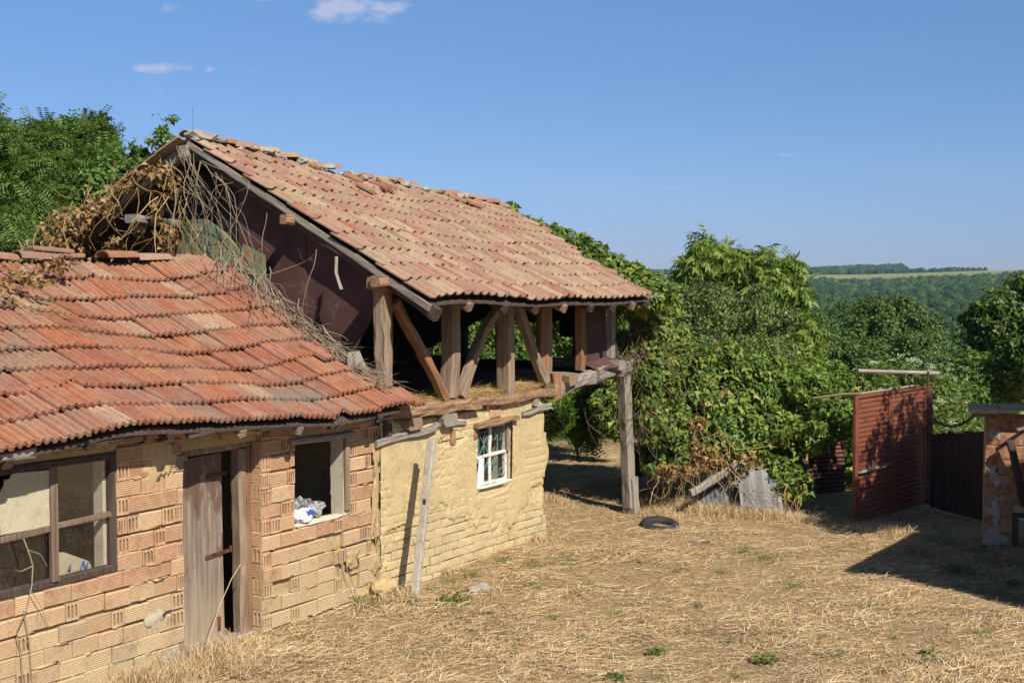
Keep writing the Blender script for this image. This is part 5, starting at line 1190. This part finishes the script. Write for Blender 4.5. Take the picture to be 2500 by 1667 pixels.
# brown inner stems and dry patch in the hedge
def tangle(name, mat, parent, starts, n_, L, r0, seed, sag_=1.0, spread=.25, z0=None):
    r = random.Random(seed); mb = MB()
    for k in range(n_):
        s_ = r.choice(starts); p = Vector(s_) + Vector((r.gauss(0, spread), r.gauss(0, spread * .5), r.gauss(0, spread * .5))); d_ = Vector((r.gauss(0, .5), r.gauss(0, .3), -sag_)).normalized(); pts = [p.copy()]; ll = L * r.uniform(.5, 1.2)
        for i in range(7):
            d_ = (d_ + Vector((r.gauss(0, .35), r.gauss(0, .25), r.gauss(0, .25) - .05 * sag_))).normalized(); p = p + d_ * ll / 7
            if z0 is not None and p.z < z0: break
            pts.append(p.copy())
        if len(pts) > 2: mb.tube(pts, r0 * r.uniform(.5, 1.2), 4, .4)
    return mb.build(name, M[mat], parent)
tangle('stems', 'hay', hedge, [at(1700, 1130, 17.9), at(1720, 1060, 17.95), at(1640, 1140, 17.8), at(1780, 1120, 17.9), at(1850, 1180, 17.7), at(1930, 1200, 17.6)], 150, .6, .005, 5, 1, .2, .02)
tangle('stems', 'twig_dark', roofvine, [at(1560, 760, 17.9), at(1580, 820, 17.8), at(1600, 900, 17.7), at(1540, 860, 17.6), at(1560, 1000, 17.6)], 170, .9, .006, 6, 1, .22)
dl_c = clump_px([(1700, 1040, 17.95, .13, .1, .18), (1720, 1110, 17.8, .25, .15, .2), (1640, 1150, 17.7, .3, .15, .14), (1830, 1120, 17.8, .15, .1, .12), (1720, 980, 18.0, .07, .06, .06), (1770, 960, 18.1, .07, .05, .05)])
leaves('dry_leaves', dl_c, 420, .07, LEAF_HOP, M['deadleaf'], hedge, 161, droop=1.2, up=.1, shell=.9)
# dead hop over the gable
dead = empty('dead_vine', 'dry brown hop vine hanging over the left verge of the barn gable', 'vine')
dc = []
for (y, z, a, c) in [(3.3, 4.55, .13, .08), (3.6, 4.40, .14, .1), (3.05, 4.52, .14, .14), (4.0, 4.18, .2, .2), (4.35, 3.98, .24, .26), (4.7, 3.85, .26, .3), (5.0, 3.70, .24, .3), (4.5, 3.72, .22, .2), (5.3, 3.58, .2, .2), (3.1, 4.1, .12, .2), (2.85, 4.35, .12, .14), (2.95, 3.8, .12, .2), (3.4, 3.95, .1, .15), (3.85, 3.7, .12, .15)]:
    w_ = l2w((-.14, y, z)); dc.append((*w_, a, a, c))
leaves('dry_leaves', dc, 330, .075, LEAF_HOP, M['deadleaf'], dead, 171, spray=False, droop=1.6, up=.05, shell=.9, rough=.4, freq=4, frac=.25)
sc_ = []
for i in range(10): sc_.append((*l2w((-2.2 - .3 * i, 2.1 - .14 * (i % 4) + random.uniform(-.1, .2), 3.48 - .07 * (i % 4))), .2, .14, .05))
for i in range(5): sc_.append((*l2w((-3.4 - .35 * i, 1.5 - .1 * i, 3.12 - .05 * i)), .14, .12, .035))
leaves('dry_leaves', sc_, 330, .07, LEAF_HOP, M['deadleaf'], dead, 172, spray=False, droop=.5, up=.8, shell=.8, rough=.5, freq=4, frac=.3)
tangle('stems', 'hay', dead, [l2w((-.15, y, z)) for (y, z) in ((4.8, 4.0), (4.3, 4.2), (3.7, 4.45), (3.2, 4.5), (5.2, 3.8), (3.0, 4.2))], 70, 1.0, .006, 8, .8, .2)
mb = MB(); r = random.Random(4)
for k in range(42):
    x = r.uniform(-5.4, -2.9); w = r.uniform(.6, 1.0); pts = []
    a = r.uniform(-.6, .9)
    for i in range(7):
        u_, w_ = x + i * .09 * math.cos(a) + r.gauss(0, .02), w - i * .045 + r.gauss(0, .012)
        if w_ < 0: break
        q = shed_roof(u_, min(1, w_)); pts.append(l2w((q[0], q[1], q[2] + .065 + r.uniform(0, .03))))
    if len(pts) > 2: mb.tube(pts, .004, 4, .5)
mb.build('stems', M['deadleaf'], dead)
# bare pale stems hanging from the apex to the red roof
bare = empty('bare_vine', 'tangle of pale leafless vine stems hanging below the barn ridge', 'vine')
mb = MB(); r = random.Random(12)
def run(p, q, n_, jit, r0, sagz=0.0, end=.5):
    pts = []; p = Vector(p); q = Vector(q); n_ = 14; wv = [[(r.gauss(0, jit * 1.3 / (h_ + 1)), r.uniform(0, 6.3)) for h_ in range(4)] for a_ in range(3)]
    for i in range(n_ + 1):
        f_ = i / n_; o1 = Vector([sum(A_ * math.sin((h_ + 1) * 2.6 * f_ + ph_) for h_, (A_, ph_) in enumerate(w_)) for w_ in wv]); v = p.lerp(q, f_) + o1 * min(1, 4 * f_) + Vector((0, 0, -sagz * math.sin(math.pi * f_)))
        pts.append(l2w(v))
    mb.tube(pts, r0, 5, .3)
    for q_ in range(2):
        i = r.randrange(3, len(pts) - 2); a_ = Vector(pts[i]); d_ = (Vector(pts[i + 1]) - a_).normalized() + Vector((r.gauss(0, .6), r.gauss(0, .6), r.gauss(0, .5))); l_ = r.uniform(.06, .25); mb.tube([a_, a_ + d_ * l_ * .5 + Vector((0, 0, r.gauss(0, .015))), a_ + d_ * l_], r0 * .5, 4, .3)
for k in range(26):     # from the apex rafter down to the tangle on the roof
    y0 = r.uniform(1.9, 3.0); z0 = rz(y0) + .02; y1 = r.uniform(1.2, 2.9); z1 = r.uniform(2.9, 3.6)
    if z1 > z0 - .2: continue
    run((-.12 + r.gauss(0, .05), y0, z0), (-.15 + r.gauss(0, .08), y1, z1), 11, .085, r.uniform(.0025, .006))
for k in range(85):    # thick mat along the line where the roofs meet
    t0 = r.random(); t1 = t0 + r.uniform(.1, .4); y0 = 2.2 - 2.3 * t0; y1 = 2.2 - 2.3 * min(1.05, t1)
    wf = lambda y: 3.50 - (2.35 - y) * .54
    run((-.14 + r.gauss(0, .09), y0, wf(y0) + abs(r.gauss(.12, .12)) * (1.2 - t0)), (-.10 + r.gauss(0, .06), y1, wf(y1) + abs(r.gauss(.04, .05))), 8, .03, r.uniform(.003, .007))
for k in range(24):
    y0 = r.uniform(1.3, 2.2); run((-.2 + r.gauss(0, .1), y0, 3.5 - (2.35 - y0) * .54 + r.uniform(.1, .5)), (-.6 + r.gauss(0, .25), y0 - r.uniform(.2, .6), 3.5 - (2.35 - y0 + .4) * .54 + .08), 8, .03, r.uniform(.003, .006))
run((-.1, 1.75, 3.35), (-.1, .75, 3.55), 8, .02, .008, .1); run((-.1, .75, 3.60), (-.1, 1.05, 2.6), 8, .04, .005); run((-.1, 1.45, 4.0), (-.1, 1.52, 3.3), 7, .03, .005)
run((-.15, .1, 2.3), (-.2, .05, 2.45), 4, .03, .006); run((-.1, 2.55, 4.4), (-.1, 2.9, 3.5), 9, .04, .006)
mb.build('stems', M['twig'], bare)
# thin dry shoot standing on the ridge
mb = MB(); mb.tube([l2w((.12, 2.79, 5.0)), l2w((.13, 2.8, 5.12)), l2w((.11, 2.78, 5.26))], .0022, 4); thing_mb('twig', mb, M['twig_dark'], 'thin dry shoot standing upright on the barn ridge end', 'twig')
# stems against the brick wall and over the big window
cl_ = empty('creeper', 'dry creeper stems hanging down the wall below the big shed window', 'vine'); mb = MB()
def run2(pts_l, r0): mb.tube([l2w(p) for p in pts_l], r0, 5, .5)
run2([(-4.33, -.04, 1.34), (-4.29, -.05, 1.22), (-4.26, -.05, 1.12), (-4.28, -.06, .98), (-4.33, -.07, .82), (-4.42, -.06, .66), (-4.38, -.06, .5), (-4.36, -.05, .2)], .007)
run2([(-4.30, -.05, 1.25), (-4.2, -.06, 1.2), (-4.14, -.06, 1.10)], .004); run2([(-4.27, -.05, 1.12), (-4.36, -.05, 1.1), (-4.42, -.06, 1.12)], .004); run2([(-4.29, -.05, .95), (-4.2, -.06, .8), (-4.12, -.04, .62)], .004)
run2([(-4.34, -.04, .8), (-4.3, -.05, .55), (-4.28, -.04, .3), (-4.26, -.04, .05)], .004); run2([(-.62, -.05, .62), (-.6, -.05, .4), (-.5, -.06, .2), (-.44, -.05, .02)], .006); run2([(-.70, -.05, .6), (-.66, -.05, .38), (-.5, -.05, .1)], .005); run2([(.55, -.05, .55), (.6, -.05, .4), (.56, -.05, .2), (.58, -.05, .0)], .005)
mb.build('stems', M['twig'], cl_)
# tall dry stalk over the door
mb = MB(); mb.tube([l2w(p) for p in [(-2.55, -.1, .1), (-2.38, -.08, .4), (-2.2, -.06, .62), (-2.08, -.05, .72), (-2.03, -.05, .70), (-2.06, -.05, .62)]], .004, 4); thing_mb('grass_stalk', mb, M['straw'], 'long bent dry grass stalk in front of the shed door', 'grass stalk')

# ------------------------------------------------------------------ straw, hay, grass and weeds (nobody could count them)
def blades(name, X, Y, Z, L, width, head, lift, mat, seed, seg=2, parent=None, curl=.25):
    r = np.random.default_rng(seed); N = len(X); d = np.stack([np.cos(head) * np.cos(lift), np.sin(head) * np.cos(lift), np.sin(lift)], 1); side = np.stack([-np.sin(head), np.cos(head), r.normal(size=N) * .3], 1); side = norm(side)
    bend = r.normal(size=N) * curl; P0 = np.stack([X, Y, Z], 1); rows = []
    for i in range(seg + 1):
        t = i / seg; c = P0 + d * (L * t)[:, None] + side * (bend * L * t * t)[:, None] + np.array([0, 0, 1]) * (-.35 * np.abs(np.sin(lift)) * L * t * t)[:, None]
        w = (width * (1 - .75 * t))[:, None] / 2; up_ = np.cross(d, side); rows += [c - side * w, c + side * w + up_ * w * .3]
    V = np.stack(rows, 1); k = 2 * (seg + 1); f = np.array([[2 * i, 2 * i + 1, 2 * i + 3, 2 * i + 2] for i in range(seg)]); Fc = f[None] + (np.arange(N) * k)[:, None, None]
    return link(name, np_mesh(name, V.reshape(-1, 3), Fc.reshape(-1, 4), 4, M[mat]), parent)
def local_xy(X, Y): dx = X - G[0]; dy = Y - G[1]; return dx * DV[0] + dy * DV[1], dx * BV[0] + dy * BV[1]
def outside(X, Y):
    u, v = local_xy(X, Y); ins = (u > -6.4) & (u < 3.4) & (v > .01) & (v < 6.6); ins |= (X > 5.8) & (Y > 15.6) & (Y < 17.3); return ~ins
def field(N, seed, y0=9.0, y1=26.5, pw=1.7):
    r = np.random.default_rng(seed); Y = y0 + (y1 - y0) * r.random(N) ** pw; X = (r.random(N) * (1.06) - .50) * Y * .92; k = outside(X, Y); return X[k], Y[k], r
X, Y, r_ = field(250000, 300); n_ = len(X); heading = 1.2 * fbm(np.stack([X * .8, Y * .8, 0 * X], 1), 77, 3) + .25 + r_.normal(size=n_) * 1.15
clumpn = fbm(np.stack([X * 1.6, Y * 1.6, 0 * X], 1), 78, 3); Zt = terr(X, Y) + .004 + .055 * np.clip(clumpn, 0, 1) * r_.random(n_)
lown = fbm(np.stack([X * .55, Y * .8, 0 * X], 1), 83, 3); keep = r_.random(n_) < (.72 + .5 * clumpn + .25 * lown); X, Y, Zt, heading = X[keep], Y[keep], Zt[keep], heading[keep]; n_ = len(X)
tag(blades('straw', X, Y, Zt, r_.uniform(.04, .10, n_) + .20 * r_.random(n_) ** 4, r_.uniform(.004, .0095, n_), heading, np.abs(r_.normal(size=n_)) * .16 + .01, 'straw', 301), 'layer of cut straw and dry grass over the whole yard', 'straw', kind='stuff')
X, Y, r_ = field(16000, 310); n_ = len(X); cl_n = fbm(np.stack([X * .9, Y * .9, 0 * X], 1), 79, 3); k = cl_n > .05; X, Y = X[k], Y[k]; n_ = len(X)
tag(blades('dry_grass', X, Y, terr(X, Y), r_.uniform(.04, .16, n_), r_.uniform(.003, .006, n_), r_.uniform(0, 6.3, n_), r_.uniform(.5, 1.5, n_), 'straw', 311, 3), 'short upright stubble of dry grass in the straw', 'dry grass', kind='stuff')
def tufts(name, centres, per, rad, L, mat, label, cat, seed, width=.006, lift=(.6, 1.5)):
    r = np.random.default_rng(seed); Xs = []; Ys = []; Ls = []
    for (x, y, s_) in centres:
        m = int(per * s_); Xs.append(x + r.normal(size=m) * rad * s_); Ys.append(y + r.normal(size=m) * rad * s_); Ls.append(np.full(m, L * (.6 + .5 * s_)))
    X = np.concatenate(Xs); Y = np.concatenate(Ys); Ls = np.concatenate(Ls) * r.uniform(.5, 1.2, len(X)); k = outside(X, Y); X, Y, Ls = X[k], Y[k], Ls[k]; N = len(X)
    return tag(blades(name, X, Y, terr(X, Y) - .01, Ls, r.uniform(.6, 1.2, N) * width, r.uniform(0, 6.3, N), r.uniform(*lift, N), mat, seed + 1, 4), label, cat, kind='stuff')
def gpt(px, py):
    a = (px - 1250) / F; c = (833.5 - py) / F; rz_ = -math.sin(PITCH) + c * math.cos(PITCH); ry = math.cos(PITCH) + c * math.sin(PITCH); t = -EYE / rz_; return (a * t, ry * t)
tufts('tall_dry_grass', [(*gpt(x, y), s_) for (x, y, s_) in [(440, 1640, 1.3), (480, 1610, 1.2), (520, 1620, 1.1), (560, 1600, 1), (400, 1665, 1.3), (460, 1590, 1), (350, 1660, 1), (300, 1667, 1), (610, 1580, .8), (590, 1640, .9), (940, 1455, .8), (980, 1460, .7), (1480, 1200, 1.1), (1560, 1215, 1.2), (1600, 1235, 1), (1650, 1240, 1.2), (1750, 1250, 1.2), (1830, 1262, 1.1), (1900, 1262, 1.2), (1960, 1270, 1), (1340, 1230, .8), (1400, 1210, .8), (2100, 1290, .8), (2180, 1300, .8), (1090, 1400, .5), (900, 1480, .6), (250, 1667, 1.0), (150, 1667, .8), (1310, 1330, .6), (1612, 1258, .9), (1625, 1268, .7), (1600, 1268, .6), (1700, 1248, 1.3), (1730, 1250, 1.3), (1780, 1255, 1.3), (1860, 1262, 1.2)]], 330, .14, .21, 'straw', 'taller dry grass in tufts along the walls and hedge', 'dry grass', 320, .006)
tufts('green_grass', [(*gpt(x, y), s_) for (x, y, s_) in [(1345, 1072, 1.8), (1400, 1068, 1.8), (1460, 1075, 1.6), (905, 1478, .6), (1060, 1440, .6), (1150, 1405, .6), (1230, 1375, .6), (2420, 1440, 1.0), (2480, 1455, 1.0), (2350, 1430, .8), (1295, 1385, .9), (1390, 1375, 1.0), (1300, 1430, .6), (1440, 1430, .6), (1350, 1090, 1.6), (1420, 1085, 1.6), (1480, 1082, 1.4), (1820, 1350, .9), (1870, 1365, .8), (1760, 1400, .5), (1940, 1430, .6), (500, 1590, .6), (2300, 1320, 1.5), (2380, 1340, 1.4), (2250, 1350, 1.2), (2450, 1370, 1.5), (2380, 1400, 1.2), (2320, 1290, 1.4), (2260, 1620, .4), (2390, 1560, .5), (1100, 1420, .5), (1010, 1470, .5), (2200, 1270, .9), (1500, 1500, .4), (1120, 1440, .5), (740, 1560, .3), (2120, 1480, .4), (1350, 1510, .3), (1420, 1560, .35), (1700, 1480, .3), (1660, 1540, .3), (1780, 1560, .3), (1900, 1520, .35), (2000, 1545, .3), (1250, 1580, .3), (1180, 1520, .25), (1800, 1640, .3), (1960, 1640, .35), (2150, 1640, .3), (2330, 1500, .35), (2180, 1560, .25), (1480, 1600, .3), (1000, 1600, .25), (850, 1540, .25), (1560, 1380, .3), (1650, 1400, .35), (2010, 1330, .3), (1730, 1330, .3), (1600, 1650, .5), (2050, 1600, .4)]], 170, .12, .13, 'grass', 'small patches of green grass in the straw and shade', 'grass', 330, .006)
weeds = [(1225, 1410, .12, 'broad leaved green weed in the straw beyond the concrete post'), (1100, 1470, .13, 'green weed beside the flat grey stone'), (905, 1475, .12, 'leafy green weed at the foot of the brick wall corner'), (1645, 1205, .20, 'bright green bramble shoots growing behind the tyre'), (530, 1610, .12, 'green weed in the dry grass below the shed door'), (345, 1640, .10, 'small weed against the concrete footing under the big window'), (2335, 1390, .13, 'pale green seedling at the edge of the shadow'), (1600, 1590, .08, 'tiny green weed in the middle foreground of the straw'), (1505, 1655, .10, 'green weed at the bottom edge of the view'), (2450, 1500, .12, 'dark green weed at the lower right'), (2270, 1600, .10, 'fine green weed in the lower right straw'), (1870, 1610, .09, 'blue green weed in the straw near the bottom centre'), (2470, 1425, .11, 'green sprig at the right end of the shadow')]
for i, (px, py, s_, lab) in enumerate(weeds):
    x, y = gpt(px, py); s_ *= (.8 if i in (1, 2, 3, 6) else .62); c = [(x, y, .01, s_ * 1.5, s_ * 1.2, s_ * .7), (x + s_, y + s_ * .5, .01, s_ * .6, s_ * .6, s_ * .4)]
    P_, N_ = cloud(c, 1600 if s_ < .15 else 900, 400 + i, .9, .5, 6); r = np.random.default_rng(i); k = P_[:, 2] > .01; P_, N_ = P_[k], N_[k]; n_ = len(P_)
    o = scatter('weed', LEAF_OVAL[0], LEAF_OVAL[1], P_, N_ * .3 + np.array([0, 0, 1]) + r.normal(size=(n_, 3)) * .3, N_ + r.normal(size=(n_, 3)) * .4, r.uniform(.035, .07, n_), M['hop' if i in (1, 2, 9) else 'elder']); tag(o, lab, 'weed')
# hay on the loft floor
r = np.random.default_rng(9); N = 9000; u = r.uniform(.05, 3.45, N); v = np.abs(r.normal(size=N)) * .35 - .04; hp = .10 * np.exp(-((u - .55) / .35) ** 2) + .05 * np.exp(-((u - 2.0) / .5) ** 2) + .06 * np.exp(-((u - 3.0) / .4) ** 2) + .03
W = G[None] + u[:, None] * DV + v[:, None] * BV; Z = 1.90 + hp * r.random(N) * 1.3
tag(blades('hay', W[:, 0], W[:, 1], Z, r.uniform(.05, .22, N), r.uniform(.003, .006, N), r.uniform(0, 6.3, N), r.normal(size=N) * .35, 'hay', 91), 'golden hay strewn along the loft edge of the barn', 'hay', kind='stuff')
mb = MB(); vs = []; fs = []
for i in range(36):
    uu = i / 35 * 3.4
    for j, (vv, zz) in enumerate(((-.02, 1.9), (.06, 1.93), (.25, 1.96), (.6, 1.93), (1.2, 1.88))):
        b = .08 * math.exp(-((uu - .55) / .4) ** 2) + .05 * math.exp(-((uu - 2.0) / .5) ** 2) + .06 * math.exp(-((uu - 3.05) / .35) ** 2); vs.append(tuple(l2w((uu, vv, zz + (b if 0 < j < 4 else 0) + .015 * mnoise.noise((uu * 5, vv * 5, 0))))))
for i in range(35):
    for j in range(4): a = i * 5 + j; fs.append((a, a + 5, a + 6, a + 1))
mb.add(vs, fs); tag(mb.build('hay', m_plain('hay mat', (.36, .235, .10), .95, .05), None, True), 'matted hay bed lying on the loft floor', 'hay', kind='stuff')
bp('floor_stone', (2.9, .35, 1.93), (2.9, .5, 1.93), .18, .2, 'wood', jit=.02)

# ------------------------------------------------------------------ the far wood
def forest(name, pts, sc, label, seed):
    me = bpy.data.meshes.new(name); me.from_pydata([tuple(p) for p in pts], [], []); o = link(name, me)
    at_ = me.attributes.new('sz', 'FLOAT', 'POINT'); at_.data.foreach_set('value', sc.astype(np.float32)); ar = me.attributes.new('rot', 'FLOAT', 'POINT'); ar.data.foreach_set('value', np.random.default_rng(seed).uniform(0, 6.28, len(pts)).astype(np.float32))
    ng = bpy.data.node_groups.new(name, 'GeometryNodeTree'); ng.interface.new_socket('Geometry', in_out='INPUT', socket_type='NodeSocketGeometry'); ng.interface.new_socket('Geometry', in_out='OUTPUT', socket_type='NodeSocketGeometry')
    N = ng.nodes; Lk = ng.links; gi = N.new('NodeGroupInput'); go = N.new('NodeGroupOutput'); join = N.new('GeometryNodeGeometryToInstance')
    for s_ in range(4):
        ico = N.new('GeometryNodeMeshIcoSphere'); ico.inputs['Subdivisions'].default_value = 4; sp = N.new('GeometryNodeSetPosition'); nt = N.new('ShaderNodeTexNoise'); nt.noise_dimensions = '4D'; nt.inputs['W'].default_value = s_ * 5.3; nt.inputs['Scale'].default_value = 2.3; nt.inputs['Detail'].default_value = 5; nt.inputs['Roughness'].default_value = .72
        pos = N.new('GeometryNodeInputPosition'); sub = N.new('ShaderNodeMath'); sub.operation = 'SUBTRACT'; sub.inputs[1].default_value = .5; Lk.new(nt.outputs[0], sub.inputs[0]); mul = N.new('ShaderNodeMath'); mul.operation = 'MULTIPLY'; mul.inputs[1].default_value = 1.7; Lk.new(sub.outputs[0], mul.inputs[0])
        vm = N.new('ShaderNodeVectorMath'); vm.operation = 'SCALE'; Lk.new(pos.outputs[0], vm.inputs[0]); Lk.new(mul.outputs[0], vm.inputs['Scale']); Lk.new(vm.outputs[0], sp.inputs['Offset']); Lk.new(ico.outputs['Mesh'], sp.inputs['Geometry'])
        sm = N.new('GeometryNodeSetMaterial'); sm.inputs['Material'].default_value = M['forest']; Lk.new(sp.outputs[0], sm.inputs[0]); Lk.new(sm.outputs[0], join.inputs[0])
    iop = N.new('GeometryNodeInstanceOnPoints'); iop.inputs['Pick Instance'].default_value = True; Lk.new(gi.outputs[0], iop.inputs['Points']); Lk.new(join.outputs[0], iop.inputs['Instance'])
    na = N.new('GeometryNodeInputNamedAttribute'); na.data_type = 'FLOAT'; na.inputs['Name'].default_value = 'sz'; cx = N.new('ShaderNodeCombineXYZ'); m1 = N.new('ShaderNodeMath'); m1.operation = 'MULTIPLY'; m1.inputs[1].default_value = 1.15
    Lk.new(na.outputs['Attribute'], cx.inputs[0]); Lk.new(na.outputs['Attribute'], cx.inputs[1]); Lk.new(na.outputs['Attribute'], m1.inputs[0]); Lk.new(m1.outputs[0], cx.inputs[2]); Lk.new(cx.outputs[0], iop.inputs['Scale'])
    nr = N.new('GeometryNodeInputNamedAttribute'); nr.data_type = 'FLOAT'; nr.inputs['Name'].default_value = 'rot'; cr2 = N.new('ShaderNodeCombineXYZ'); Lk.new(nr.outputs['Attribute'], cr2.inputs[2]); Lk.new(cr2.outputs[0], iop.inputs['Rotation'])
    Lk.new(iop.outputs[0], go.inputs[0]); md = o.modifiers.new('wood', 'NODES'); md.node_group = ng; return tag(o, label, 'forest', kind='stuff')
r = np.random.default_rng(77); N = 26000
R_ = np.sqrt(r.uniform(190 ** 2, 1800 ** 2, N)); A_z = np.radians(r.uniform(-12, 42, N)); X = R_ * np.sin(A_z); Y = R_ * np.cos(A_z); Pn = np.stack([X, Y, 0 * X], 1)
gapn = vnoise(Pn * .012, 6) + .5 * vnoise(Pn * .04, 7); k = gapn > -.95; X, Y, Pn, R_ = X[k], Y[k], Pn[k], R_[k]
sc = (2.5 + 2.4 * r.random(len(X)) ** 2.5 + 1.1 * np.clip(vnoise(Pn * .015, 8), -1, 1)) * np.interp(R_, [190, 500, 2000], [.9, 1, .95]); Z = terr(X, Y) + sc * .75
forest('far_wood', np.stack([X, Y, Z], 1), sc, 'broad leaved forest covering the valley side below the field', 1)
N = 5200; az_ = r.uniform(-10, 20.5, N); R_ = r.uniform(2560, 3000, N); az_t = np.where(r.random(N) < .35, 0, 0)
dens = np.interp(az_, [-10, 5, 6, 14, 14.6, 16.9, 17.2, 19.5, 20.5], [1, 1, .9, .9, 1.0, 1.0, .35, .25, .0]); k = r.random(N) < dens; az_, R_ = az_[k], R_[k]; X = R_ * np.sin(np.radians(az_)); Y = R_ * np.cos(np.radians(az_))
hgt = np.interp(az_, [-10, 8, 12, 13, 15.0, 17.0, 17.3, 20], [5, 5, 4.5, 7, 9, 9, 5, 4]); sc = hgt * r.uniform(.75, 1.1, len(X)); forest('hilltop_wood', np.stack([X, Y, terr(X, Y) + sc * .8], 1), sc, 'dark strip of wood along the hilltop above the field', 2)
# nearer slope wood behind the elder, seen as one green mass
cm = clump_px([(1990, 850, 75, 1.8, 2, 1.5), (2040, 825, 80, 1.7, 2, 1.6), (2075, 800, 80, 1.2, 2, 1.3), (1960, 900, 66, 2.2, 2, 1.6), (2290, 845, 82, 1.7, 2, 1.6), (2335, 870, 85, 1.8, 2, 1.6), (2250, 905, 75, 2.2, 2, 1.6), (2100, 930, 60, 2.0, 2, 1.5), (2200, 960, 58, 2.2, 2, 1.3), (2330, 940, 60, 2.0, 2, 1.5), (1900, 930, 60, 2.0, 2, 1.6), (2050, 950, 50, 1.8, 2, 1.2), (2240, 830, 90, 1.5, 2, 1.3)])
tag(leaves('slope_wood', cm, 150, .17, LEAF_OVAL, M['far_leaf'], None, 181, shell=.5, rough=.35, freq=.6), 'mass of trees on the slope just beyond the gate', 'trees', kind='stuff')

# ------------------------------------------------------------------ summer haze in the valley air
hb = MB(); hb.bx(-7300, 7300, -7300, 7300, -62, 75)
hm = bpy.data.materials.new('air haze'); hm.use_nodes = True; hm.node_tree.nodes.clear()
ho = hm.node_tree.nodes.new('ShaderNodeOutputMaterial'); hv = hm.node_tree.nodes.new('ShaderNodeVolumePrincipled')
hv.inputs['Color'].default_value = (.55, .72, 1, 1); hv.inputs['Density'].default_value = .00007; hv.inputs['Anisotropy'].default_value = .0
hm.node_tree.links.new(hv.outputs[0], ho.inputs['Volume'])
tag(hb.build('haze', hm), 'thin summer haze over the valley', None, kind='stuff')
